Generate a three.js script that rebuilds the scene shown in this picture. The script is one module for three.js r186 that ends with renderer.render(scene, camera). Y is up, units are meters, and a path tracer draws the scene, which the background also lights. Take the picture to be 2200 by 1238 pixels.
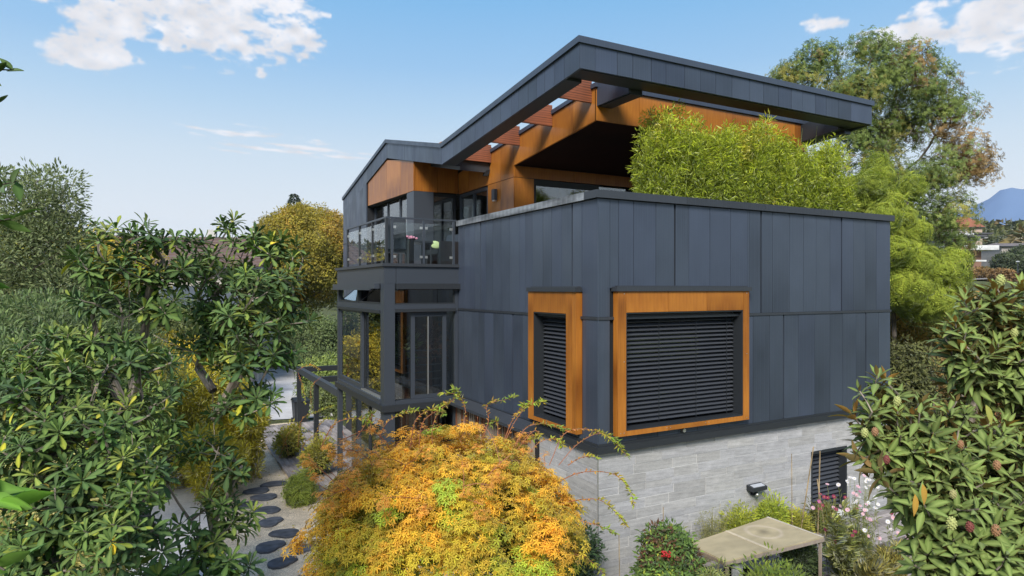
import * as THREE from 'three';
import { mergeGeometries } from 'three/addons/utils/BufferGeometryUtils.js';

// ---------------------------------------------------------------- camera, sky, sun, exposure
const scene = new THREE.Scene();
const EYE = new THREE.Vector3(0, 5.4, 0), YAW = THREE.MathUtils.degToRad(28.5);
const camera = new THREE.PerspectiveCamera(47.7, 1024 / 576, 0.05, 14000);
camera.position.copy(EYE);
camera.rotation.set(0, -YAW, 0);
const renderer = new THREE.WebGLRenderer({ antialias: true });
renderer.setSize(1024, 576);
renderer.toneMapping = THREE.LinearToneMapping;
renderer.toneMappingExposure = 1.0;
renderer.shadowMap.enabled = true;

const sun = new THREE.DirectionalLight(new THREE.Color(1.0, 0.95, 0.86), 5.0);
sun.position.set(-33, 53, 32);
sun.target.position.set(6, 3, -12);
sun.castShadow = true;
sun.shadow.radius = 42;
sun.shadow.mapSize.set(2048, 2048);
Object.assign(sun.shadow.camera, { left: -45, right: 45, top: 45, bottom: -45, near: 1, far: 180 });
scene.add(sun, sun.target);

function mulberry(seed) { let s = seed | 0; return () => { s = (s + 0x6d2b79f5) | 0; let t = Math.imul(s ^ (s >>> 15), 1 | s); t = (t + Math.imul(t ^ (t >>> 7), 61 | t)) ^ t; return ((t ^ (t >>> 14)) >>> 0) / 4294967296; }; }
const { lerp, clamp, smoothstep } = THREE.MathUtils;
const hash = (x, y) => { let h = Math.imul(x | 0, 374761393) + Math.imul(y | 0, 668265263); h = Math.imul(h ^ (h >>> 13), 1274126177); return ((h ^ (h >>> 16)) >>> 0) / 4294967296; };
function noise(x, y, per = 0) {                        // value noise, tileable when per > 0
  const ix = Math.floor(x), iy = Math.floor(y), fx = x - ix, fy = y - iy, u = fx * fx * (3 - 2 * fx), v = fy * fy * (3 - 2 * fy);
  const w = per ? (a) => ((a % per) + per) % per : (a) => a;
  const x0 = w(ix), x1 = w(ix + 1), y0 = w(iy), y1 = w(iy + 1);
  return lerp(lerp(hash(x0, y0), hash(x1, y0), u), lerp(hash(x0, y1), hash(x1, y1), u), v);
}
function fbm(x, y, oct = 4, per = 0) { let s = 0, a = 0.5, t = 0; for (let i = 0; i < oct; i++) { s += a * noise(x, y, per); t += a; a *= 0.5; x *= 2; y *= 2; per *= 2; } return s / t; }

// the air: clear blue above, pale near the horizon, fair-weather clouds
{
  const W = 4096, H = 2048, data = new Float32Array(W * H * 4);
  const stops = [[-90, .30, .32, .34], [-3, .60, .64, .70], [2, .88, .92, .95], [5.7, .83, .89, .94], [10.9, .66, .79, .91], [14.8, .49, .69, .895], [18.5, .35, .59, .875], [23.9, .235, .51, .845], [40, .14, .36, .74], [90, .10, .27, .62]];
  const puffs = [  // azimuth, elevation, half widths (degrees), strength: heaps of cloud in view
    [3.4, 21.4, 6.0, 3.0, 1.2], [7.6, 19.7, 3.2, 1.9, 1.0], [8.6, 22.3, 2.8, 1.6, .8], [-3.2, 19.3, 2.4, 1.4, 1.1], [-4.4, 16.7, 2.5, .85, 1.7], [-7, 20.5, 1.2, .8, .6],
    [10.8, 11.4, 5.0, .55, .62], [5.6, 12.35, 3.4, .45, .5], [60.5, 18.7, 4.6, 1.1, .8], [66.5, 18.6, 4.6, 1.9, .95], [54.6, 19.7, 2.2, .9, .5], [66.2, 15.7, 1.5, 1.0, .7], [63, 14.6, 1.3, .5, .34], [49.5, 22.8, 2.2, .6, .35]];
  const rad = 180 / Math.PI, CW = 720, CH = 180, coarse = new Float32Array(CW * (CH + 1));   // clouds outside the view: half-degree grid
  const aside = (az) => { let off = Math.abs(az - 28.5); if (off > 180) off = 360 - off; return smoothstep(off, 46, 80); };
  for (let j = 0; j <= CH; j++) for (let i = 0; i < CW; i++) {
    const az = i / 2 - 180, el = j / 2, wide = Math.max(aside(az), smoothstep(el, 25, 36));
    if (wide > 0 && el > 1) { const m = wide * (1.2 * fbm(az / 17 + 40, el / 8, 2) - .30) * smoothstep(el, 3, 16) * smoothstep(91 - el, 4, 20); if (m > .02) coarse[j * CW + i] = smoothstep(m * 1.15 + (fbm(az * .75 + 7, el * 1.55 + 3, 4) - .5) * 2.3 - .42, 0, .55); }
  }
  for (let j = 0; j < H; j++) {
    const el = ((j + .5) / H - .5) * 180;
    let k = 1; while (k < stops.length - 1 && el > stops[k][0]) k++;
    const A = stops[k - 1], B = stops[k], t = clamp((el - A[0]) / (B[0] - A[0]), 0, 1), r0 = lerp(A[1], B[1], t), g0 = lerp(A[2], B[2], t), b0 = lerp(A[3], B[3], t), cj = el / 180 * 360;
    for (let i = 0; i < W; i++) {
      let az = ((i + .5) / W - .5) * 360 + 90, o = (j * W + i) * 4, c = 0; if (az > 180) az -= 360;
      if (el > 1 && el < 89.5) {
        const ci = (az + 180) * 2, x0 = Math.floor(ci), y0 = Math.floor(cj), fx = ci - x0, fy = cj - y0, x = x0 % CW, x1 = (x0 + 1) % CW;
        c = lerp(lerp(coarse[y0 * CW + x], coarse[y0 * CW + x1], fx), lerp(coarse[(y0 + 1) * CW + x], coarse[(y0 + 1) * CW + x1], fx), fy);
        if (el < 40 && az > -30 && az < 90) {
          let m = 0, thin = false;
          for (const [pa, pe, wa, we, s] of puffs) { const d = az - pa; if (Math.abs(d) > wa * 2 || Math.abs(el - pe) > we * 2) continue; const q = (d / wa) ** 2 + ((el - pe) / we) ** 2; if (q < 4) { const v = s * (1 - q / 2.6); if (v > m) { m = v; thin = we < .6; } } }
          if (m > .02) { const d = thin ? fbm(az * .42 + 5, (el + az * .05) * 4.2 + 3, 4) : fbm(az * .75 + 7 + .8 * fbm(az * 1.3, el * 1.3, 2), el * 1.55 + 3, 6); let n = smoothstep(m * 1.15 + (d - .5) * 2.3 - .42, 0, .55); if (n > 0) n = clamp(n * (0.72 + .5 * fbm(az * 3.2, el * 4.6, 3)), 0, 1); c = Math.max(c, n); }
        }
      }
      const shade = c > 0 ? .80 + .26 * noise(az * .9 + 11, el * 1.5) : 1;
      data[o] = lerp(r0, .92 * shade, c); data[o + 1] = lerp(g0, .925 * shade, c); data[o + 2] = lerp(b0, .97 * shade, c); data[o + 3] = 1;
    }
  }
  const sky = new THREE.DataTexture(data, W, H, THREE.RGBAFormat, THREE.FloatType);
  sky.mapping = THREE.EquirectangularReflectionMapping; sky.colorSpace = THREE.LinearSRGBColorSpace;
  sky.magFilter = sky.minFilter = THREE.LinearFilter; sky.needsUpdate = true;
  scene.background = sky; scene.environment = sky;
}

// ---------------------------------------------------------------- names, groups, parts
const taken = new Map(), bases = new WeakMap();
function numbered(name) { const n = taken.get(name) ?? 0; taken.set(name, n + 1); return n ? name + '_' + String(n).padStart(3, '0') : name; }
function thing(name, label, category, pos = [0, 0, 0], group) {
  const g = new THREE.Group(); g.name = numbered(name); g.position.set(...pos); g.userData = { label, category };
  if (group) g.userData.group = group;
  bases.set(g, new THREE.Vector3(...pos)); scene.add(g); return g;
}
function part(name, geo, mat, parent, label) {          // geo is in world metres; it is moved into its thing's own axes
  const b = bases.get(parent), m = new THREE.Mesh(b.lengthSq() ? geo.translate(-b.x, -b.y, -b.z) : geo, mat);
  m.name = name; if (label) m.userData.label = label; bases.set(m, b); parent.add(m); return m;
}
function sub(name, parent) { const g = new THREE.Group(); g.name = name; bases.set(g, bases.get(parent)); parent.add(g); return g; }   // a part that is itself made of pieces
function single(name, geo, mat, label, category, pos, group) { const m = new THREE.Mesh(geo.translate(-pos[0], -pos[1], -pos[2]), mat); m.name = numbered(name); m.position.set(...pos); m.userData = { label, category }; if (group) m.userData.group = group; scene.add(m); bases.set(m, new THREE.Vector3(...pos)); return m; }
function structure(name, geo, mat) { const m = new THREE.Mesh(geo, mat); m.name = name; m.userData.kind = 'structure'; scene.add(m); bases.set(m, new THREE.Vector3()); return m; }
const V = (x, y, z) => new THREE.Vector3(x, y, z);
const FW = V(Math.sin(YAW), 0, -Math.cos(YAW)), RT = V(Math.cos(YAW), 0, Math.sin(YAW));
const at = (x, y, d) => V(EYE.x, EYE.y + (619 - y) / 1400 * d, EYE.z).addScaledVector(FW, d).addScaledVector(RT, (x - 1100) / 1400 * d);   // a sighting from the viewpoint (right, up) at d metres
const spot = (x, d, y = 0) => { const p = at(x, 619, d); return [p.x, y, p.z]; };

// ---------------------------------------------------------------- geometry helpers (world metres, uv in metres)
const uvShift = mulberry(5);
function finish(pos, uv, nor) { const g = new THREE.BufferGeometry(); g.setAttribute('position', new THREE.Float32BufferAttribute(pos, 3)); g.setAttribute('uv', new THREE.Float32BufferAttribute(uv, 2)); if (nor) g.setAttribute('normal', new THREE.Float32BufferAttribute(nor, 3)); else g.computeVertexNormals(); return g; }
function hexa(p, turn = false) {                       // p: 8 corners, bottom ring 0-3 (anticlockwise from above), top ring 4-7
  const F = [[0, 3, 2, 1], [4, 5, 6, 7], [0, 1, 5, 4], [1, 2, 6, 5], [2, 3, 7, 6], [3, 0, 4, 7]], pos = [], uv = [], su = uvShift() * 7, sv = uvShift() * 7;
  for (const f of F) {
    const [a, b, c, d] = f.map((i) => p[i]), n = b.clone().sub(a).cross(d.clone().sub(a)), ax = Math.abs(n.x), ay = Math.abs(n.y), az = Math.abs(n.z);
    const q = (v) => { let r = ay >= ax && ay >= az ? [v.x, v.z] : ax >= az ? [v.z, v.y] : [v.x, v.y]; if (turn) r = [r[1], r[0]]; return [r[0] + su, r[1] + sv]; };
    for (const v of [a, b, c, a, c, d]) { pos.push(v.x, v.y, v.z); uv.push(...q(v)); }
  }
  return finish(pos, uv);
}
function bx(x0, x1, y0, y1, z0, z1, turn) { if (x0 > x1) [x0, x1] = [x1, x0]; if (y0 > y1) [y0, y1] = [y1, y0]; if (z0 > z1) [z0, z1] = [z1, z0]; return hexa([V(x0, y0, z1), V(x1, y0, z1), V(x1, y0, z0), V(x0, y0, z0), V(x0, y1, z1), V(x1, y1, z1), V(x1, y1, z0), V(x0, y1, z0)], turn); }
function slope(x0, x1, z0, z1, lo, hi, turn) {         // box whose floor and top follow lo(z), hi(z)
  if (z0 > z1) [z0, z1] = [z1, z0];
  return hexa([V(x0, lo(z1), z1), V(x1, lo(z1), z1), V(x1, lo(z0), z0), V(x0, lo(z0), z0), V(x0, hi(z1), z1), V(x1, hi(z1), z1), V(x1, hi(z0), z0), V(x0, hi(z0), z0)], turn);
}
function bar(a, b, w, h = w) {                          // square bar between two points
  const d = b.clone().sub(a).normalize(), s = Math.abs(d.y) > .99 ? V(1, 0, 0) : V(0, 1, 0).cross(d).normalize(), u = d.clone().cross(s).normalize();
  const c = (o, i, j) => o.clone().addScaledVector(s, i * w / 2).addScaledVector(u, j * h / 2);
  return hexa([c(a, -1, -1), c(a, 1, -1), c(b, 1, -1), c(b, -1, -1), c(a, -1, 1), c(a, 1, 1), c(b, 1, 1), c(b, -1, 1)]);
}
function tube(points, radius, sides = 5, closed = true) {       // radius: number or function of 0..1
  const pos = [], uv = [], n = points.length, rings = []; let run = 0;
  const r = typeof radius === 'function' ? radius : () => radius;
  let side = V(1, 0, 0);
  for (let i = 0; i < n; i++) {
    const d = points[Math.min(i + 1, n - 1)].clone().sub(points[Math.max(i - 1, 0)]).normalize();
    side = side.clone().addScaledVector(d, -side.dot(d)); if (side.lengthSq() < 1e-4) side = V(0, 0, 1).addScaledVector(d, -d.z); side.normalize();
    const u = d.clone().cross(side), q = r(i / (n - 1)); if (i) run += points[i].distanceTo(points[i - 1]);
    rings.push([run, Array.from({ length: sides }, (_, k) => { const t = k / sides * Math.PI * 2; return points[i].clone().addScaledVector(side, Math.cos(t) * q).addScaledVector(u, Math.sin(t) * q); })]);
  }
  const put = (v, a, b) => { pos.push(v.x, v.y, v.z); uv.push(a, b); };
  for (let i = 0; i + 1 < n; i++) for (let k = 0; k < sides; k++) {
    const [ra, A] = rings[i], [rb, B] = rings[i + 1], l = (k + 1) % sides, ua = k / sides * .4, ub = (k + 1) / sides * .4;
    put(A[k], ua, ra); put(A[l], ub, ra); put(B[l], ub, rb); put(A[k], ua, ra); put(B[l], ub, rb); put(B[k], ua, rb);
  }
  if (closed) for (const [e, f] of [[rings[0][1], -1], [rings[n - 1][1], 1]]) for (let k = 1; k + 1 < sides; k++) { const t = f > 0 ? [e[0], e[k], e[k + 1]] : [e[0], e[k + 1], e[k]]; for (const v of t) put(v, v.x, v.z); }
  return finish(pos, uv);
}
function prism(poly, axis, a0, a1) {                    // poly in (z,y) for axis x, (x,z) for axis y; extruded from a0 to a1
  const pts = poly.map(([u, v]) => new THREE.Vector2(u, v)), area = THREE.ShapeUtils.area(pts); if (area < 0) { pts.reverse(); }
  const tri = THREE.ShapeUtils.triangulateShape(pts, []), pos = [], uv = [], to = (p, a) => axis === 'x' ? V(a, p.y, p.x) : V(p.x, a, p.y), push = (v, s, t) => { pos.push(v.x, v.y, v.z); uv.push(s, t); };
  const flip = axis === 'x' ? a1 > a0 : a1 > a0;
  for (const t of tri) { const [i, j, k] = t; for (const q of (flip ? [i, j, k] : [k, j, i])) push(to(pts[q], a0), pts[q].x, pts[q].y); for (const q of (flip ? [k, j, i] : [i, j, k])) push(to(pts[q], a1), pts[q].x, pts[q].y); }
  pts.forEach((p, i) => { const q = pts[(i + 1) % pts.length], l = p.distanceTo(q), A = to(p, a0), B = to(q, a0), C = to(q, a1), D = to(p, a1); for (const [v, s, t] of (flip ? [[A, 0, 0], [D, 0, a1 - a0], [C, l, a1 - a0], [A, 0, 0], [C, l, a1 - a0], [B, l, 0]] : [[A, 0, 0], [C, l, 0], [D, 0, 0], [A, 0, 0], [B, l, 0], [C, l, 0]])) push(v, s, t); });
  return finish(pos, uv);
}
const lathe = (prof, n, x, y, z) => { const g = new THREE.LatheGeometry(prof.map(([r, h]) => new THREE.Vector2(r, h)), n).toNonIndexed(); g.translate(x, y, z); return g; };
const join = (list) => mergeGeometries(list.map((g) => { const h = g.index ? g.toNonIndexed() : g; for (const k of Object.keys(h.attributes)) if (!['position', 'normal', 'uv'].includes(k)) h.deleteAttribute(k); return h; }));

// ---------------------------------------------------------------- procedural materials
function texture(w, h, size, fn, srgb = true) {          // size: metres covered [u, v]
  const d = new Uint8Array(w * h * 4);
  for (let y = 0; y < h; y++) for (let x = 0; x < w; x++) { const c = fn(x / w, y / h), o = (y * w + x) * 4; for (let k = 0; k < 3; k++) d[o + k] = clamp(Math.round((Array.isArray(c) ? c[k] : c) * 255), 0, 255); d[o + 3] = 255; }
  const t = new THREE.DataTexture(d, w, h); t.wrapS = t.wrapT = THREE.RepeatWrapping; t.magFilter = THREE.LinearFilter; t.minFilter = THREE.LinearMipmapLinearFilter; t.repeat.set(1 / size[0], 1 / size[1]);
  if (srgb) t.colorSpace = THREE.SRGBColorSpace; t.needsUpdate = true; return t;
}
const std = (o) => new THREE.MeshStandardMaterial(o), phys = (o) => new THREE.MeshPhysicalMaterial(o), rgb = (r, g, b) => new THREE.Color().setRGB(r, g, b);
const P = 8;
const zincTex = texture(256, 1024, [1.7, 5.1], (u, v) => clamp(.80 + .15 * (fbm(u * 16, v, 3, 1) - .5) + .13 * (fbm(u * 64 + 9, v * 2, 2, 2) - .5) + .09 * (fbm(u * 4, v * 8, 4, 4) - .5), 0, 1));
const zincRough = texture(256, 512, [1.3, 3.7], (u, v) => clamp(.46 + .22 * (fbm(u * 8, v * 8, 4, 8) - .5) + .12 * (fbm(u * 16, v * 1, 2, 1) - .5), 0, 1), false);
const zinc = [.94, .97, 1.0, 1.03, 1.07].map((k, i) => std({ color: rgb(.120 * k, .150 * k, .212 * k * (i % 2 ? 1.03 : .98)), map: zincTex, roughnessMap: zincRough, roughness: .95, metalness: .28 }));
const zincTrim = std({ color: rgb(.08, .09, .108), map: zincTex, roughness: .45, metalness: .15 });
const copingTex = texture(512, 128, [2.6, .65], (u, v) => clamp(.72 + .5 * (fbm(u * 8, v * 8, 5, 8) - .5) + .35 * (fbm(u * 32, v * 2, 3, 2) - .5), 0, 1));
const coping = std({ color: rgb(.5, .52, .55), map: copingTex, roughness: .42, metalness: .35 });  // left parapet metal, lit sheen and side light put into the colour
const steelGrey = std({ color: rgb(.052, .062, .08), roughness: .38, metalness: .15 });
const steelDark = std({ color: rgb(.028, .032, .038), roughness: .45, metalness: .1 });
const seamMat = std({ color: rgb(.012, .013, .016), roughness: .9 });
const bright = std({ color: rgb(.6, .6, .58), roughness: .3, metalness: .8 });
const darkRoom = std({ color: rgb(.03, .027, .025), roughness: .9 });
const slatMat = std({ color: rgb(.055, .06, .072), roughness: .5 });
const woodTex = texture(512, 1024, [1.25, 2.5], (u, v) => { const g = fbm(u * 64, v * 4, 4, 4), m = fbm(u * 8, v * 4, 4, 4), s = Math.pow(noise(u * 128, v * 8, 8), 6); const k = .74 + .26 * (g - .5) + .2 * (m - .5) - .1 * s; return [k * 1.02, k * (.97 + .1 * (m - .5)), k * (.9 + .2 * (g - .5))]; });
const orange = [.95, 1, 1.05].map((k) => phys({ color: rgb(.64 * k, .255 * k, .045 * k), map: woodTex, roughness: .55, specularIntensity: .4, clearcoat: .55, clearcoatRoughness: .22 }));
const plankTex = texture(512, 128, [1.6, .4], (u, v) => { const g = fbm(u * 4, v * 32, 4, 4), f = noise(u * 8, v * 64, 8); const k = .62 + .6 * (g - .5) - .14 * f, line = (v * 5) % 1 < .05 ? .55 : 1; return [k * line, k * .95 * line, k * .9 * line]; });
const redwood = std({ color: rgb(.85, .30, .15), map: plankTex, roughness: .6 });
const redwoodV = std({ color: rgb(.42, .20, .12), map: woodTex, roughness: .7 });
const greySlat = std({ color: rgb(.52, .46, .42), map: woodTex, roughness: .8 });
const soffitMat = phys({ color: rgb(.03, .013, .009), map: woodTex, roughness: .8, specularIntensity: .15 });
const stoneTex = texture(512, 512, [1.1, .55], (u, v) => { const w = .6 * fbm(u * 4, v * 4, 3, 4), a = fbm(u * 4 + w, v * 32 + u * 4, 4, 4), b = fbm(u * 64, v * 64, 2, 64), c = fbm(u * 8, v * 8, 3, 8); return clamp(.80 + .13 * (a - .5) + .10 * (b - .5) + .12 * (c - .5), 0, 1); });
const stone = [.91, .96, 1, 1.04, 1.07].map((k, i) => std({ color: rgb(.66 * k, .65 * k * (i % 2 ? 1 : .99), .64 * k * (i % 2 ? 1.03 : .98)), map: stoneTex, roughness: .85 }));
const grout = std({ color: rgb(.74, .73, .71), roughness: .95 });
const gravelTex = texture(1024, 1024, [2.2, 2.2], (u, v) => { const a = noise(u * 256, v * 256, 256), b = noise(u * 128 + 3, v * 128, 128), c = fbm(u * 8, v * 8, 4, 8), k = .80 + .30 * (a - .5) + .20 * (b - .5) + .22 * (c - .5); return [k * 1.05, k * 1.0, k * .92]; });
const gravelMat = std({ color: rgb(.98, .90, .79), map: gravelTex, bumpMap: gravelTex, bumpScale: .012, roughness: 1 });
const slateTex = texture(256, 256, [.9, .9], (u, v) => clamp(.75 + .4 * (fbm(u * 8, v * 8, 5, 8) - .5), 0, 1));
const slateMat = [.85, 1, 1.15].map((k) => std({ color: rgb(.16 * k, .17 * k, .2 * k), map: slateTex, bumpMap: slateTex, bumpScale: .01, roughness: .75 }));
const deckTex = texture(256, 1024, [.5, 3], (u, v) => { const g = fbm(u * 32, v * 4, 4, 4), m = fbm(u * 4, v * 8, 3, 4); return clamp(.72 + .45 * (g - .5) + .3 * (m - .5), 0, 1); });
const deckMat = [.85, 1, 1.12].map((k) => std({ color: rgb(.58 * k, .51 * k, .48 * k), map: deckTex, roughness: .85 }));
const paleDeck = std({ color: rgb(.75, .76, .77), map: deckTex, roughness: .8 });
const barkTex = texture(256, 512, [.3, .8], (u, v) => { const a = fbm(u * 16, v * 8, 4, 8), b = fbm(u * 4, v * 4, 3, 4); return clamp(.62 + .6 * (a - .5) + .35 * (b - .5), 0, 1); });
const bark = std({ color: rgb(.42, .345, .285), map: barkTex, bumpMap: barkTex, bumpScale: .01, roughness: .95 });
const paleBark = std({ color: rgb(.68, .56, .46), map: barkTex, roughness: .95 });
const redStem = std({ color: rgb(.32, .12, .06), roughness: .7 });
const caneMat = std({ color: rgb(1, .74, .42), map: barkTex, roughness: .7 });
const soilTex = texture(512, 512, [6, 6], (u, v) => { const a = fbm(u * 16, v * 16, 5, 16), b = noise(u * 128, v * 128, 128); const k = .55 + .5 * (a - .5) + .3 * (b - .5); return [k, k * 1.03, k * .8]; });
const groundMat = std({ color: rgb(.30, .32, .14), map: soilTex, bumpMap: soilTex, bumpScale: .05, roughness: 1 });
const concreteTex = texture(512, 512, [4, 4], (u, v) => clamp(.82 + .25 * (fbm(u * 4, v * 4, 5, 4) - .5) + .08 * (noise(u * 128, v * 128, 128) - .5), 0, 1));
const concrete = std({ color: rgb(.84, .82, .82), map: concreteTex, roughness: .9 });
const render_ = (r, g, b) => std({ color: rgb(Math.min(1, r * 1.3), Math.min(1, g * 1.3), Math.min(1, b * 1.3)), map: concreteTex, roughness: .9 });
const glass = phys({ color: rgb(.72, .76, .76), transmission: 1, thickness: 0, roughness: 0, ior: 2.15 });
const clearGlass = phys({ color: rgb(.9, .94, .93), transmission: 1, thickness: 0, roughness: 0, ior: 1.6 });
const leafMat = new THREE.MeshPhysicalMaterial({ vertexColors: true, roughness: .92, transmission: .38, thickness: 0, side: THREE.DoubleSide });
const glossLeaf = new THREE.MeshPhysicalMaterial({ vertexColors: true, roughness: .92, transmission: .3, thickness: 0, specularIntensity: .6, clearcoat: .12, clearcoatRoughness: .45, side: THREE.DoubleSide });

// ---------------------------------------------------------------- the house
const X0 = 6.17, X1 = 13.91, ZF = -8.48, ZB = -24.7, XB = 4.38, ZN = -13.99, ZQ = -18.26;   // clad box, bay window
const house = thing('modern_house', 'dark zinc-clad modern house with orange wood panels and flat frame roof', 'house', [X0, 0, ZF]);
const pick = (list, r) => list[Math.floor(r() * list.length)];
const hr = mulberry(77);

// solid walls behind the cladding (openings left free)
part('wall', join([
  bx(6.5, 13.86, 2.86, 5.8, -24.6, -9.0), bx(6.5, 6.62, 2.86, 5.8, -9.0, -8.52), bx(9.34, 13.86, 2.86, 5.8, -9.0, -8.52), bx(6.62, 9.34, 5.02, 5.8, -9.0, -8.52), bx(6.62, 9.34, 2.86, 3.07, -9.0, -8.52),
  bx(6.21, 6.5, 2.86, 5.8, -24.6, -10.4), bx(6.21, 6.5, 2.86, 5.8, -9.2, -8.52), bx(6.21, 6.5, 5.0, 5.8, -10.4, -9.2), bx(6.21, 6.5, 2.86, 3.05, -10.4, -9.2),
  bx(6.21, 6.42, 5.8, 6.84, -13.95, -8.52), bx(6.42, 13.86, 5.8, 6.84, -8.74, -8.52), bx(13.64, 13.86, 5.8, 6.84, -24.6, -8.74),
]), seamMat, house);

// standing-seam panels: runs along a wall, with heavier joints and holes for the windows
function cladding(parent, axis, plane, out, a0, a1, y0, y1, strong, holes = [], mean = .42) {
  const cuts = [a0, ...strong, a1].sort((a, b) => a - b), edges = [];
  for (let i = 0; i + 1 < cuts.length; i++) { const n = Math.max(1, Math.round((cuts[i + 1] - cuts[i]) / mean)); let ws = Array.from({ length: n }, () => .7 + .6 * hr()); const t = ws.reduce((a, b) => a + b, 0); let c = cuts[i]; ws.forEach((w) => { edges.push(c); c += w / t * (cuts[i + 1] - cuts[i]); }); }
  edges.push(a1); for (const h of holes) for (const e of [h[0], h[1]]) if (e > a0 + .02 && e < a1 - .02) edges.push(e);
  edges.sort((a, b) => a - b);
  for (let i = 0; i + 1 < edges.length; i++) {
    let p = edges[i], q = edges[i + 1]; if (q - p < .03) continue;
    const g0 = strong.includes(p) ? .02 : .0045, g1 = strong.includes(q) ? .02 : .0045, mid = (p + q) / 2; p += g0; q -= g1;
    let spans = [[y0, y1]];
    for (const h of holes) if (mid > h[0] && mid < h[1]) spans = spans.flatMap(([u, v]) => [[u, Math.min(v, h[2])], [Math.max(u, h[3]), v]].filter(([s, t]) => t - s > .04));
    const m = pick(zinc, hr), o = plane + out * (hr() * .004), b = plane - out * .03;
    for (const [u, v] of spans) part('cladding_panel', axis === 'z' ? bx(p, q, u, v, b, o) : bx(b, o, u, v, p, q), m, parent);
  }
}
cladding(house, 'z', ZF, 1, X0, X1, 4.935, 6.83, [7.78, 9.9, 12.26], [[6.4, 9.55, 4.9, 5.40]]);
cladding(house, 'z', ZF, 1, X0, X1, 2.9, 4.885, [10.52, 13.06], [[6.4, 9.55, 3.0, 5.4]]);
cladding(house, 'x', X0, -1, ZN, ZF, 4.935, 6.83, [-12.79, -9.22], [[-10.56, -8.92, 4.9, 5.38]], .32);
cladding(house, 'x', X0, -1, ZN, ZF, 2.9, 4.885, [-11.33], [[-10.56, -8.92, 2.97, 5.4]], .38);
cladding(house, 'x', X0, -1, ZB, ZN - .02, 2.9, 5.78, [-16.2, -19.1, -22.6], [[-22.5, -20.6, 3.4, 4.7]], .42);
cladding(house, 'z', -24.62, -1, X0, X1, 2.9, 5.78, [10], [], .6);
part('seam_trim', join([bx(X0 - .018, X1 + .018, 4.888, 4.932, ZF - .02, ZF + .018), bx(X0 - .018, X0 + .02, 4.888, 4.932, ZN, ZF - .021)]), zincTrim, house);
part('corner_trim', bx(X0 - .012, X0 + .004, 2.9, 6.83, ZF - .006, ZF + .012), zinc[4], house);
part('drip_edge', join([bx(X0 - .05, X1 + .05, 2.75, 2.86, ZF - .3, ZF + .05), bx(X0 - .05, X0 + .3, 2.75, 2.86, ZN, ZF - .301), bx(X0 - .02, X1 + .02, 2.862, 2.898, ZF - .02, ZF + .02), bx(X0 - .02, X0 + .02, 2.862, 2.898, ZN, ZF - .021)]), steelDark, house);
part('drip_edge', hexa([V(5.84, 2.74, -10.32), V(6.11, 2.74, -10.32), V(6.11, 2.74, -13.9), V(5.84, 2.74, -13.9), V(5.84, 2.80, -10.32), V(6.11, 2.9, -10.32), V(6.11, 2.9, -13.9), V(5.84, 2.80, -13.9)]), zincTrim, house);

// coping on the terrace parapet, in lengths; left ones painted paler for side light
{
  const cr = [6.1, 8.0, 9.95, 11.9, 13.98];
  for (let i = 0; i < 4; i++) part('coping', bx(cr[i] + (i ? .004 : 0), cr[i + 1], 6.84, 6.965, -8.78, ZF + .06), i ? zincTrim : zincTrim, house, i ? undefined : undefined);
  const cl = [-8.785, -10.4, -12.2, -14.0];
  for (let i = 0; i < 3; i++) part('coping', bx(X0 - .06, 6.46, 6.84, 6.965, cl[i], cl[i + 1] + .004), coping, house, i ? undefined : 'weathered coping on left parapet, its pale lit look painted on');
}

// stone base: every tile a piece
part('stone_backing', join([bx(6.214, 11.38, 0, 2.75, -14.0, -8.531), bx(12.5, 13.85, 0, 2.75, -24.6, -8.531), bx(11.38, 12.5, 0, .8, -24.6, -8.531), bx(11.38, 12.5, 2.147, 2.75, -24.6, -8.531), bx(11.38, 12.5, .8, 2.13, -24.6, -9.0)]), grout, house);
part('wall', bx(6.214, 13.8, 0, 2.75, -24.6, -14.01), steelDark, house);
{
  const wall = sub('stone_wall', house), hgt = [.165, .115, .14], sr = mulberry(31);
  let y = .56, row = 0;
  while (y < 2.7) {
    const h = Math.min(hgt[(row * 2 + (row >> 2)) % 3], 2.748 - y); let x = 6.2, first = true;
    if (h < .05) break;
    while (x < 13.86) {
      let w = first ? .25 + .55 * sr() : .5 + .5 * sr(); first = false; if (13.88 - x - w < .25) w = 13.88 - x;
      const cutsH = y + h > .8 && y < 2.13;
      const put = (a, b) => { if (b - a > .06 && wall.children.length < 235) part('stone_tile', bx(a + .0045, b - .0045, y + .0045, y + h - .0045, -8.57, -8.527 + sr() * .005), pick(stone, sr), wall); };
      if (cutsH && x + w > 11.38 && x < 12.5) { put(x, Math.min(x + w, 11.38)); put(Math.max(x, 12.5), x + w); } else put(x, x + w);
      x += w;
    }
    y += h; row++;
  }
  y = .3; row = 0;
  while (y < 2.7) {
    const h = Math.min(hgt[(row * 2 + (row >> 2)) % 3], 2.748 - y); let z = -8.53; if (h < .05) break;
    while (z > -10.36) { let w = .45 + .5 * sr(); if (z - w < -10.2) w = z + 10.36; part('stone_tile', bx(6.203 + sr() * .006, 6.25, y + .0045, y + h - .0045, z - .0045, z - w + .0045), pick(stone, sr), wall); z -= w; }
    y += h; row++;
  }
  part('corner_profile', bx(6.19, 6.204, .3, 2.748, -8.534, -8.518), bright, house);
}

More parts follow.
